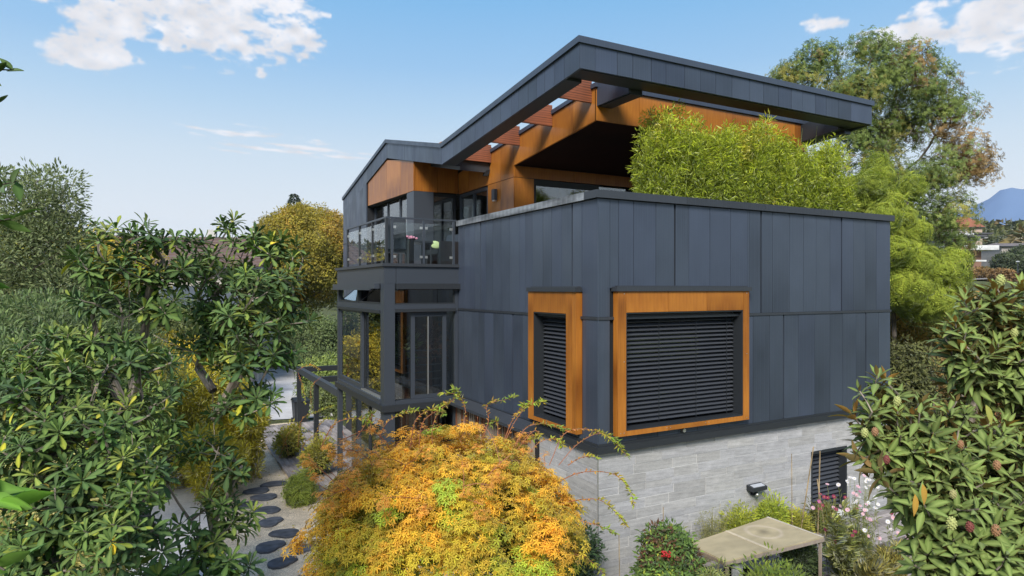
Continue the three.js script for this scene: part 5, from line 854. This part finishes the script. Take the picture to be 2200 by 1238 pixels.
// --- magnolia in the right foreground: whorls of large leaves with rust undersides, seed cones
{
  const mw = [0, 1, 2, 3, 4].map((s) => { const r = mulberry(940 + s), L = new Leaves(), n = 7 + s % 3 * 2; for (let i = 0; i < n; i++) { const t = i / n, a = i * 2.4 + .4 * r(), el = lerp(1.15, s === 4 ? .35 : -.25, t) + .3 * (r() - .5), d = V(Math.cos(a) * Math.cos(el), Math.sin(el), Math.sin(a) * Math.cos(el)), ln = lerp(.11, .165, Math.min(1, t * 1.3)) * (.85 + .3 * r()), c = tone([1, 1, 1], r, .2); L.leaf(V(Math.cos(a) * .01, -.09 * t, Math.sin(a) * .01), d, V(0, 1, 0).addScaledVector(d, -.2), { len: ln, wid: ln * .30, prof: (q) => Math.sin(Math.PI * Math.pow(q, .82)), rows: 5, curl: .1 + .28 * t, fold: .3, top: [.135 * c[0], .205 * c[1], .04 * c[2]], mid: [.29, .38, .11], under: s === 4 ? [.55 * c[0], .29 * c[1], .08 * c[2]] : [.36 * c[0], .24 * c[1], .09 * c[2]] }); } return L.build(); });
  const mats = [1, .8, 1.25].map((k) => { const m = glossLeaf.clone(); m.color.setRGB(k * 1.0, k, k * .95); return m; });
  const b = spot(2130, 4.3), r = mulberry(350), g = thing('magnolia', 'magnolia with rust-backed leaves and cones in the right foreground', 'tree', b), t = (x, y, d) => at(x, y, d);
  const lobes = lobesAt([[2130, 640, 4.1, .14, .1], [2075, 655, 4.1, .1, .08], [2065, 720, 4.1, .12, .1], [2085, 770, 4.1, .16, .12], [2170, 620, 4.1, .12, .07], [1850, 830, 3.9, .06, .06], [2180, 690, 4.2, .2, .16], [2120, 720, 4.2, .16, .14], [2200, 780, 4.2, .24, .2], [2110, 820, 4.2, .2, .16], [1900, 830, 3.9, .1, .1], [1880, 880, 3.9, .13, .12], [1960, 900, 3.9, .16, .12], [2040, 880, 4.1, .14, .1], [1900, 960, 3.9, .18, .14], [2000, 980, 3.9, .24, .18], [2110, 960, 4, .26, .2], [2190, 980, 4.2, .26, .22], [1960, 1060, 3.8, .2, .18], [2060, 1080, 3.8, .26, .2], [2160, 1090, 3.9, .26, .2], [2000, 1180, 3.7, .16, .16], [2090, 1190, 3.7, .26, .2], [2180, 1200, 3.8, .26, .2], [2230, 860, 4.3, .2, .2], [2060, 1260, 3.7, .25, .15], [2170, 1290, 3.8, .25, .15]]);
  const pts = crownPoints(r, lobes, 1250, .85, -.7), kept = []; for (const o of pts) if (!kept.some((q) => q.p.distanceToSquared(o.p) < .0062)) kept.push(o);
  const w = grow(351, [[V(...b), t(2150, 1238, 4.3), t(2140, 1000, 4.3), t(2130, 820, 4.25), t(2135, 690, 4.2)], [t(2145, 1150, 4.3), t(2040, 1020, 4.1), t(1950, 950, 4), t(1900, 900, 3.95)]], kept.map((o) => o.p), { tip: .0055, seg: .13, up: .4, wob: .03 });
  part('trunk', w.wood, paleBark, g); const rest = [], q2 = new THREE.Quaternion(), bb = bases.get(g);
  w.tips.forEach((tp, i) => { const o = kept.find((q) => q.p === tp.p), d = tp.d.clone().multiplyScalar(.7).add(V(0, .6, 0)).addScaledVector(o.n, .4).normalize(), m = new THREE.Mesh(mw[o.p.y > 5.0 || r() < .2 ? 4 : i % 4], pick(mats, r)); m.name = 'leaf_whorl'; m.position.copy(tp.p).sub(bb); m.quaternion.setFromUnitVectors(Yv, d).multiply(q2.setFromAxisAngle(Yv, r() * 6.28)); m.scale.setScalar(.56 + .38 * r()); if (i < 298) g.add(m); else rest.push(m);
    rest.push({ position: m.position.clone().addScaledVector(d, -.12), quaternion: m.quaternion.clone().multiply(q2.setFromAxisAngle(Yv, 1.1)), scale: m.scale.clone().multiplyScalar(1.0) }); });
  const im = new THREE.InstancedMesh(mw[1], mats[0], rest.length); rest.forEach((m, i) => { im.setMatrixAt(i, M4.compose(m.position, m.quaternion, m.scale)); const k = .7 + .5 * r(); im.setColorAt(i, C(k, k, k)); }); im.name = 'foliage'; im.userData.kind = 'stuff'; g.add(im);
  const cone = (x, y, d, s0, c) => { const s = s0 * .86, p = at(x, y, d), L = []; const body = new THREE.SphereGeometry(.016 * s, 12, 10); body.scale(1, 1.55, 1); body.translate(p.x, p.y, p.z); L.push(body.toNonIndexed()); for (let i = 0; i < 40; i++) { const v = 1 - 2 * (i + .5) / 40, a = i * 2.4, q = Math.sqrt(1 - v * v), n = new THREE.IcosahedronGeometry(.0042 * s, 0); n.translate(p.x + Math.cos(a) * q * .0165 * s, p.y + v * .0255 * s, p.z + Math.sin(a) * q * .0165 * s); L.push(n); } part('seed_cone', join(L), std({ color: rgb(...c), roughness: .8 }), g); };
  const green = [.40, .42, .15], rust = [.32, .17, .085], red = [.20, .055, .045];
  [[2150, 602, 3.9, 1.5, green], [1928, 862, 3.7, 1.25, green], [1858, 930, 3.65, 1.2, green], [1880, 928, 3.65, 1.1, rust], [2045, 1125, 3.5, 1.55, green], [2084, 1132, 3.55, 1.3, red], [2140, 1140, 3.55, 1.4, rust], [2142, 1000, 3.7, 1.25, rust], [2064, 955, 3.7, 1.05, rust], [2048, 1062, 3.6, 1.1, [.36, .33, .14]], [1905, 988, 3.65, 1.1, red], [2180, 715, 4, 1.2, green]].forEach((a) => cone(...a));
  const L = new Leaves(); for (const [x, y, lx, ly] of [[1982, 1040, .012, -.115], [1966, 1062, -.012, -.12]]) L.leaf(at(x, y, 3.55), V(lx, ly, .02), V(-.3, .2, 1), { len: .125, wid: .04, rows: 6, curl: .2, fold: .1, top: [.62, .33, .035], mid: [.66, .38, .05] }); L.leaf(at(2118, 870, 3.8), V(.03, -.1, .03), V(-.3, .2, 1), { len: .13, wid: .045, rows: 6, curl: .2, fold: .1, top: [.42, .42, .06], mid: [.5, .5, .1] }); part('yellow_leaf', L.build(), leafMat, g);
}
// --- Japanese maple in orange autumn colour, centre foreground
{
  const b = spot(930, 8.5), r = mulberry(360), ctr = at(935, 1120, 8.2), g = thing('japanese_maple', 'round Japanese maple in orange and yellow autumn leaf before the house', 'tree', b), pts = [], tg = [];
  // flat drooping sprays of leaves, layered over an uneven dome
  for (let i = 0; i < 560; i++) {
    const d = dirOf(r, -.75), hump = 1 + .5 * (fbm(d.x * 2.1 + 5, d.y * 2.3 + d.z * 2.1 + 5, 3) - .5), k = (.5 + .5 * Math.pow(r(), .45)) * hump * (r() < .12 ? 1.07 : 1), s = V(ctr.x + d.x * 1.78 * k, ctr.y + d.y * (d.y > 0 ? 1.02 : 1.5) * k, ctr.z + d.z * 1.5 * k), tilt = V(d.x * .75, 1, d.z * .75).normalize(), R = .13 + .17 * r(), hue = r(), u = V(1, 0, .3).cross(tilt).normalize(), v = tilt.clone().cross(u), n = 7 + Math.floor(6 * r());
    if (i % 4 === 0) tg.push(s.clone().addScaledVector(tilt, -.03));
    for (let q = 0; q < n; q++) { const a = r() * 6.283, w = R * Math.sqrt(r()); pts.push({ p: s.clone().addScaledVector(u, Math.cos(a) * w).addScaledVector(v, Math.sin(a) * w).add(V(0, -.5 * w * w / R + .05 * (r() - .5), 0)), n: tilt, h: (d.y + 1) / 2, k, hue }); }
  }
  for (let i = 0; i < 46; i++) { const a = r() * 6.283, q = .35 + .62 * Math.sqrt(r()), x0 = V(ctr.x + Math.cos(a) * 1.6 * q, ctr.y + .96 * Math.sqrt(Math.max(.02, 1 - q * q)), ctr.z + Math.sin(a) * 1.35 * q), top = x0.clone().add(V(Math.cos(a) * .16 + .1 * (r() - .5), .22 + .26 * r(), Math.sin(a) * .14)); tg.push(top); for (let j = 0; j < 5; j++) pts.push({ p: x0.clone().lerp(top, .15 + .85 * r()).add(V((r() - .5) * .1, 0, (r() - .5) * .1)), n: V(0, 1, 0), h: 1, k: 1, hue: 1.4, s: .62 }); }
  const w = grow(361, [line(b, [b[0], 1.0, b[2]], [b[0] + .1, 1.6, b[2]], [b[0] + .05, 2.3, b[2]])], tg, { tip: .004, seg: .2, up: .1 }); part('trunk', w.wood, redStem, g);
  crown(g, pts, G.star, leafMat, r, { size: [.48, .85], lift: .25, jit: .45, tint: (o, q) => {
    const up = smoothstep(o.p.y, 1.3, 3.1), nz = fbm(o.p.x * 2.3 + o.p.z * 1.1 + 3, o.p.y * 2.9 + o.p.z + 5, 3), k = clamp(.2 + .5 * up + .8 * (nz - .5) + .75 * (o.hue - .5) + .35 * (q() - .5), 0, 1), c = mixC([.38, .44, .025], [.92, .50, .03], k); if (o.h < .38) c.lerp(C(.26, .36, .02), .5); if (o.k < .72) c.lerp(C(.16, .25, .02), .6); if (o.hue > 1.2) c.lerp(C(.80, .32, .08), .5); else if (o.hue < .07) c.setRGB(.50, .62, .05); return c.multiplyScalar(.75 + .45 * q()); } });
}
// --- arching creeper shoots between maple and house, and on the pergola
{
  const shoot = (g, pts, d, r, leafC, step = .045, len = .075) => {
    const cv = new THREE.CatmullRomCurve3(pts.map(([x, y, e = 0]) => at(x, y, d + e))), n = Math.round(cv.getLength() / step); part('stem', tube(cv.getPoints(22), (t) => .0065 - .0045 * t, 4), redStem, g);
    const L = new Leaves(); for (let i = Math.floor(n * .18); i < n; i++) { const t = i / n, p = cv.getPoint(t), tg = cv.getTangent(t), k = (i - n * .18) / (n * .82), c = mixC([.62, .24, .035], leafC, clamp(k * 1.6, 0, 1)); const q = (.7 + .5 * r()) * (k > .35 ? 1 : .65); for (let s = 0; s < (k > .35 ? 4 : 2); s++) { const v = tg.clone().multiplyScalar(.5).add(dirOf(r, -.5).multiplyScalar(.9)).add(V(0, -.15, 0)).normalize(); L.kite(p, v, dirOf(r, .1), len * q, len * .32, [c.r * (.75 + .5 * r()), c.g * (.75 + .5 * r()), c.b], .15); } }
    const m = part('foliage', L.build(), leafMat, g); m.userData.kind = 'stuff';
  };
  const yg = [.42, .46, .035], gr = [.25, .32, .04], r = mulberry(370);
  const mk = (name, label, x, d, list, cat = 'climber') => { const g = thing(name, label, cat, spot(x, d)); for (const [pts, c, e] of list) shoot(g, pts, d + (e ?? 0), r, c); return g; };
  mk('arching_shoot', 'spray of arching leafy shoots in front of the lower left wall', 960, 8.6, [[[[900, 960], [910, 905], [960, 870], [985, 845], [975, 835]], gr], [[[985, 940], [1000, 885], [985, 850], [940, 845]], yg], [[[880, 970], [895, 900], [930, 878], [965, 868]], yg], [[[930, 980], [930, 915], [945, 885], [955, 893]], gr], [[[810, 960], [830, 910], [870, 885], [900, 880]], yg], [[[760, 950], [790, 905], [800, 890], [780, 893]], gr], [[[690, 960], [720, 910], [780, 900], [800, 915]], yg]], 'shoots');
  mk('arching_shoot', 'arching shoots crossing the narrow orange window', 1120, 8.5, [[[[1030, 960], [1050, 900], [1045, 870], [1090, 858], [1110, 850]], gr], [[[1080, 960], [1110, 900], [1140, 868], [1172, 863]], yg], [[[1075, 970], [1100, 905], [1122, 875], [1126, 868]], yg], [[[1060, 980], [1070, 920], [1065, 905], [1050, 915]], gr], [[[1090, 990], [1130, 920], [1160, 911], [1200, 918], [1220, 925]], gr], [[[1100, 980], [1150, 925], [1160, 935], [1140, 945]], yg], [[[1120, 1000], [1160, 950], [1200, 945], [1210, 960]], yg]], 'shoots');
  mk('arching_shoot', 'long arching shoot reaching past the corner below the wide window', 1290, 8.3, [[[[1180, 1000], [1215, 930], [1260, 922], [1300, 935], [1325, 955], [1352, 985]], yg], [[[1200, 1000], [1240, 955], [1285, 932], [1318, 942], [1335, 962]], gr], [[[1220, 1000], [1245, 985], [1270, 980], [1290, 985]], yg]], 'shoots');
  mk('arching_shoot', 'drooping yellow-green shoot over the grey stone corner', 1310, 8.2, [[[[1190, 1040], [1250, 1015], [1320, 1020], [1350, 1050], [1365, 1090]], yg], [[[1180, 1090], [1240, 1075], [1290, 1075], [1330, 1110], [1350, 1135]], yg], [[[1190, 1110], [1250, 1120], [1300, 1135], [1325, 1150]], gr], [[[1200, 1190], [1250, 1195], [1280, 1215], [1300, 1238]], yg]], 'shoots');
  mk('pergola_creeper', 'yellow-green creeper trailing over the pergola posts', 660, 19.5, [[[[640, 800], [650, 830], [655, 870]], yg], [[[690, 810], [670, 830], [668, 880], [660, 900]], gr], [[[640, 960], [650, 900], [680, 885], [720, 870]], yg], [[[685, 1000], [680, 930], [700, 900], [730, 905]], yg], [[[620, 980], [615, 940], [640, 920], [690, 940]], gr], [[[660, 1010], [650, 960], [690, 930], [720, 950]], yg], [[[700, 1000], [705, 950], [725, 900], [760, 880]], [.5, .40, .04]], [[[640, 795], [665, 785], [690, 795]], [.6, .42, .04]], [[[600, 985], [610, 950], [600, 930], [570, 930]], yg]]);
  // potted creeper bushes on the boardwalk
  [[620, 955, 20.5, 'orange-green bushy pot plant at the foot of the far pergola post'], [680, 1010, 18.5, 'bushy pot plant at the foot of the near pergola post']].forEach(([x, y, d, label], i) => { const p = at(x, y, d), g = pot('potted_shrub', label, 'pot plant', p.x, .13, p.z, .24, .38, black), pts = crownPoints(r, [[p.x, .6, p.z, .2, .2, .2], [p.x + .16, .72, p.z - .05, .12, .2, .14], [p.x - .14, .5, p.z + .12, .16, .1, .16], [p.x + .05, .85, p.z + .1, .08, .16, .08]], 130, .95); crown(g, pts, G.small, leafMat, r, { size: [1.0, 1.5], tint: tinted([.22, .26, .03], [.5, .42, .05], null) }); });
  const p = at(645, 1075, 16.3), g = thing('fern_clump', 'green fern clump at the edge of the gravel by the boardwalk', 'plant', [p.x, 0, p.z]), pts = crownPoints(r, [[p.x, .3, p.z, .35, .3, .4], [p.x + .1, .35, p.z - .5, .3, .3, .3]], 150, .9); crown(g, pts, G.frond, leafMat, r, { size: [.5, .9], name: 'foliage', tint: tinted([.14, .2, .02], [.36, .42, .05], null) });
}
// --- planting in front of the stone wall
{
  const r = mulberry(380);
  { const p = at(1436, 1190, 9.3), g = thing('berry_bush', 'mound of dark red and green creeper with red berries left of the garden table', 'bush', [p.x, .3, p.z]), L = [[p.x, p.y - .02, p.z, .33, .36, .33], [p.x + .15, p.y - .4, p.z, .38, .4, .38], [p.x - .15, p.y - .45, p.z + .1, .38, .45, .38], [p.x + .05, .75, p.z + .1, .5, .5, .45]], pts = crownPoints(r, L, 1000, .4);
    part('stem', grow(381, [line([p.x, .3, p.z], [p.x, 1.0, p.z], [p.x, p.y, p.z])], pts.filter((_, i) => i % 25 === 0).map((o) => o.p), { tip: .004 }).wood, bark, g);
    crown(g, pts, G.oval, leafMat, r, { size: [.4, .7], lift: .2, name: 'foliage', tint: (o, q) => { const nz = fbm(o.p.x * 4 + 3, o.p.y * 4 + o.p.z * 3, 2), c = mixC([.07, .14, .025], [.22, .36, .05], q()); if (nz > .5 && o.p.y > 1.5) c.lerp(C(.17, .035, .03), .8); if (q() < .05) c.setRGB(.4, .45, .05); return c.multiplyScalar(.8 + .5 * q()); } });
    const bs = []; for (let i = 0; i < 34; i++) { const q = at(1431 + (r() - .5) * 20, 1191 + (r() - .5) * 12, 8.86 + .05 * r()), s = new THREE.IcosahedronGeometry(.012, 1); s.translate(q.x, q.y, q.z); bs.push(s); } part('berry', join(bs), std({ color: rgb(.42, .015, .02), roughness: .4 }), g).userData.kind = 'stuff'; }
  { const p = at(1250, 1190, 9.9), g = thing('laurel_shrub', 'dark glossy shrub at the foot of the stone corner', 'shrub', [p.x, 0, p.z]), pts = crownPoints(r, [[p.x, p.y, p.z, .25, .4, .25], [p.x - .1, p.y - .5, p.z, .3, .5, .3]], 230, .9); part('stem', grow(383, [line([p.x, 0, p.z], [p.x, 1, p.z], [p.x, p.y + .3, p.z])], pts.filter((_, i) => i % 12 === 0).map((o) => o.p), { tip: .004 }).wood, bark, g); crown(g, pts, G.oval, leafMat, r, { size: [.4, .7], name: 'foliage', tint: tinted([.02, .05, .02], [.07, .14, .04], null) }); }
  const wispy = (label, x, y, d, w, h, n, lo, hi, geo = G.small, size = [.35, .7], cat = 'plant', name = 'garden_plant', y0 = .755) => { const p = at(x, y, d), b = [p.x, y0, p.z], g = thing(name, label, cat, b), pts = [], st = []; for (let i = 0; i < n; i++) { const k = Math.sqrt(r()), top = V(p.x + (r() - .5) * w, lerp(y0 + .2, p.y + h * (r() - .3), .35 + .65 * r()), p.z + (r() - .5) * w * .5); st.push(tube([V(p.x + (r() - .5) * w * .4, y0, p.z + (r() - .5) * w * .2), V(lerp(p.x, top.x, .6), lerp(y0, top.y, .6), lerp(p.z, top.z, .6)), top], .0035, 3)); for (let q = 0; q < 7; q++) pts.push({ p: V(p.x, y0, p.z).lerp(top, .3 + .7 * r()).add(V((r() - .5) * .12, (r() - .5) * .1, (r() - .5) * .12)), n: dirOf(r, -.2), h: r(), }); } part('stem', join(st), std({ color: rgb(.3, .27, .10), roughness: .8 }), g); crown(g, pts, geo, leafMat, r, { size, name: 'foliage', tint: tinted(lo, hi, null) }); return g; };
  wispy('thin wispy seed-head plants behind the left half of the table', 1530, 1105, depthAt(1530, -8.15), .9, .35, 26, [.16, .18, .05], [.40, .38, .14], G.small, [.2, .5]);
  wispy('yellow-green hop vine left of the table centre on the wall', 1590, 1105, depthAt(1590, -8.2), .16, .3, 18, [.26, .32, .02], [.6, .62, .05], G.small, [.7, 1.2], 'vine', 'garden_vine');
  wispy('bright green climbing vine right of the wall flood light', 1660, 1090, depthAt(1660, -8.2), .3, .4, 26, [.22, .3, .02], [.55, .6, .05], G.small, [.7, 1.2], 'vine', 'garden_vine');
  wispy('yellowish vine at the right end behind the table', 1708, 1120, depthAt(1708, -8.1), .3, .2, 16, [.28, .30, .03], [.6, .56, .07], G.small, [.6, 1.1], 'vine', 'garden_vine');
  wispy('olive bamboo-like plant in front of the louvred window', 1770, 1110, depthAt(1770, -8.1), .5, .4, 38, [.16, .18, .02], [.42, .38, .06], G.bamboo, [.5, .9]);
  wispy('tomato plants under the garden table', 1660, 1235, 8.9, .7, .12, 40, [.10, .17, .02], [.34, .42, .05], G.small, [.7, 1.2]);
  wispy('pale grassy clump at the left front leg of the table', 1530, 1220, 8.9, .3, .2, 24, [.3, .36, .06], [.6, .66, .2], G.bamboo, [.5, .8]);
  wispy('dark leafy plant in the pot under the table', 1720, 1185, 10.3, .3, .15, 24, [.04, .08, .02], [.12, .18, .04], G.small, [.7, 1.2]);
  wispy('dry yellow grassy plant below the magnolia', 1900, 1205, 9.2, .8, .3, 30, [.34, .32, .06], [.66, .58, .14], G.grass, [.3, .55]);
  wispy('green feathery plant right of the table', 1830, 1150, 10.2, .9, .6, 34, [.24, .29, .05], [.54, .56, .14], G.grass, [.3, .55]);
  // cosmos: feathery stems with flowers, each flower a piece
  const cos = (label, x, y, d, w, h, n, cols) => { const p = at(x, y, d), g = thing('cosmos', label, 'flowers', [p.x, .755, p.z]), st = [], L = new Leaves(); for (let i = 0; i < n; i++) { const top = V(p.x + (r() - .5) * w, p.y + (r() - .5) * h, p.z + (r() - .5) * w * .6), bt = V(lerp(p.x, top.x, .5), .755, lerp(p.z, top.z, .5)), m = bt.clone().lerp(top, .6).add(V((r() - .5) * .1, 0, (r() - .5) * .1)); st.push(tube([bt, m, top], .0028, 3)); for (let k = 0; k < 16; k++) { const o = bt.clone().lerp(top, .2 + .7 * r()); L.kite(o, dirOf(r, -.1), dirOf(r, .1), .07 + .07 * r(), .006, tone([.22, .26, .05], r, .3), .1); }
      const c = pick(cols, r), F = new Leaves(), nrm = V(-.45 + (r() - .5), .7, .5 + (r() - .5)).normalize(), s0 = V(1, .1, .2).cross(nrm).normalize(), s1 = nrm.clone().cross(s0), R = .022 + .010 * r(); for (let k = 0; k < 8; k++) { const a = k / 8 * 6.283, v = s0.clone().multiplyScalar(Math.cos(a)).addScaledVector(s1, Math.sin(a)).addScaledVector(nrm, .15); F.leaf(top.clone().addScaledVector(v, .004), v, nrm, { len: R, wid: R * .75, prof: (t) => Math.pow(Math.sin(Math.PI * Math.min(.78, t * .8 + .05)), .6), rows: 2, curl: .1, fold: .05, top: tone(c, r, .12) }); } for (let k = 0; k < 5; k++) { const a = k * 1.256; F.kite(top.clone().addScaledVector(nrm, .005), s0.clone().multiplyScalar(Math.cos(a)).addScaledVector(s1, Math.sin(a)), nrm, .008, .008, [.7, .5, .05]); } part('flower', F.build(), leafMat, g); }
    part('stem', join(st), std({ color: rgb(.24, .26, .07), roughness: .8 }), g); part('foliage', L.build(), leafMat, g).userData.kind = 'stuff'; };
  const white = [.85, .82, .82], pink = [.62, .14, .38], deep = [.30, .02, .08], pale = [.8, .5, .6];
  cos('white cosmos flowers against the stone wall right of the louvred window', 1850, 1055, 10.8, .9, .7, 26, [white, white, pale]);
  cos('pink and dark red cosmos flowers in front of the louvred window', 1800, 1100, 10.6, .9, .8, 22, [pink, deep, deep, pale]);
  cos('mixed white and crimson cosmos flowers beside the magnolia', 1880, 1120, 10, .9, .9, 22, [white, deep, pale]);
  // plants inside the glazed bay
  const inPot = (label, x, z, lo, hi, geo, size, n, rr) => { const g = pot('bay_plant', label, 'pot plant', x, 2.848, z, .13, .95, black), pts = crownPoints(r, [[x, 4.1, z, rr, .32, rr]], n, .95); crown(g, pts, geo, leafMat, r, { size, name: 'foliage', tint: tinted(lo, hi, null) }); };
  inPot('dark leafy pot plant at the left inside the glazed bay', 4.9, -15.2, [.04, .08, .02], [.12, .18, .04], G.small, [.7, 1.1], 40, .18);
  inPot('spider plant with pale arching leaves inside the glazed bay', 5.1, -14.75, [.22, .28, .08], [.5, .55, .22], G.grass, [.7, 1.0], 16, .12);
  inPot('small reddish pot plant at the right inside the glazed bay', 5.95, -14.8, [.12, .05, .04], [.3, .14, .1], G.small, [.9, 1.4], 40, .2);
}
// --- far woods on the hillsides
{
  const r = mulberry(400), pts = [];
  for (let i = 0; i < 5200 && pts.length < 2600; i++) { const az = (-16 + 100 * r()) * Math.PI / 180, d = 120 + 460 * Math.sqrt(r()), x = d * Math.sin(az), z = -d * Math.cos(az); const deg = az * 57.3; if (deg > 40 && d < 175) continue; if (deg > 55 && deg < 69 && d < 230) continue; pts.push({ p: V(x, rise(x, z) + 2.4, z), n: V(0, 1, 0), h: r(), s: .7 + .6 * r() }); }
  const g = thing('hillside_wood', 'mixed autumn wood covering the far hillsides', 'forest', [0, 0, 0]); g.userData.kind = 'stuff';
  crown(g, pts, G.tree, leafMat, r, { size: [3.2, 5.2], lift: 1, jit: .2, name: 'tree_crown', tint: (o, q) => { const n = fbm(o.p.x / 40 + 3, o.p.z / 40, 2), c = mixC([.05, .07, .025], [.17, .17, .045], q()); if (n > .55 && q() < .5) c.lerp(C(.28, .17, .05), .6); return c; } });
  [[2185, 562, 105, 2.9, 'dense green tree right of the apartment block', [.04, .065, .03], [.13, .17, .06]], [2122, 600, 95, 1.4, 'rust brown tree in front of the apartment block', [.14, .09, .03], [.34, .2, .06]], [2085, 598, 100, 1.3, 'olive brown tree left below the apartment terraces', [.12, .09, .03], [.28, .19, .06]], [2165, 604, 85, 1.8, 'russet hedge tree beside the street lamp', [.12, .08, .03], [.32, .18, .06]], [2196, 580, 100, 3.2, 'dark green tree behind the street lamp', [.03, .05, .025], [.11, .14, .05]]].forEach(([x, y, d, s, label, lo, hi], i) => { const p = at(x, y, d), y0 = rise(p.x, p.z), g2 = thing('hillside_tree', label, 'tree', [p.x, y0, p.z]), rr = mulberry(410 + i), L = []; for (let k = 0; k < 8; k++) L.push([p.x + (rr() - .5) * s * 1.3, p.y + (rr() - .5) * s * .7, p.z + (rr() - .5) * s, s * .5, s * .42, s * .5]); crown(g2, crownPoints(rr, L, 260, .6), G.tree, leafMat, rr, { size: [.5, .85], tint: tinted(lo, hi, null) }); part('trunk', tube([V(p.x, y0 - .5, p.z), V(p.x, p.y, p.z)], .2, 6), bark, g2); });
}

{ // fallen leaves on path, deck and garden boards
  const r = mulberry(500), L = new Leaves(); L.kite(V(0, 0, 0), V(0, 0, 1), V(.2, 1, 0), .055, .035, [1, 1, 1], .2); const N = 460, g = thing('leaf_litter', 'fallen yellow and brown leaves scattered over gravel path and decks', 'fallen leaves', [0, 0, 0]); g.userData.kind = 'stuff';
  const im = new THREE.InstancedMesh(L.build(), leafMat, N); for (let i = 0; i < N; i++) { const w = r(), p = w < .6 ? V(1.3 + 4.5 * r(), .022, -9 - 17 * r()) : w < .75 ? V(3.3 + 2.7 * r(), .135, -18 - 8 * r()) : V(7 + 6 * r(), .762, -8.1 + 3 * r()); Q.setFromEuler(new THREE.Euler((r() - .5) * .5, r() * 6.28, (r() - .5) * .5)); const s = .7 + .9 * r(); im.setMatrixAt(i, M4.compose(p, Q, V(s, s, s))); im.setColorAt(i, pick([C(.5, .36, .05), C(.4, .2, .05), C(.25, .14, .06), C(.55, .5, .1)], r)); } im.name = 'leaf'; im.userData.kind = 'stuff'; g.add(im);
}
scene.fog = new THREE.FogExp2(new THREE.Color(.58, .74, 1.0), 0.00008);
scene.traverse((o) => { if (o.isMesh) { o.castShadow = true; o.receiveShadow = true; } });
renderer.render(scene, camera);
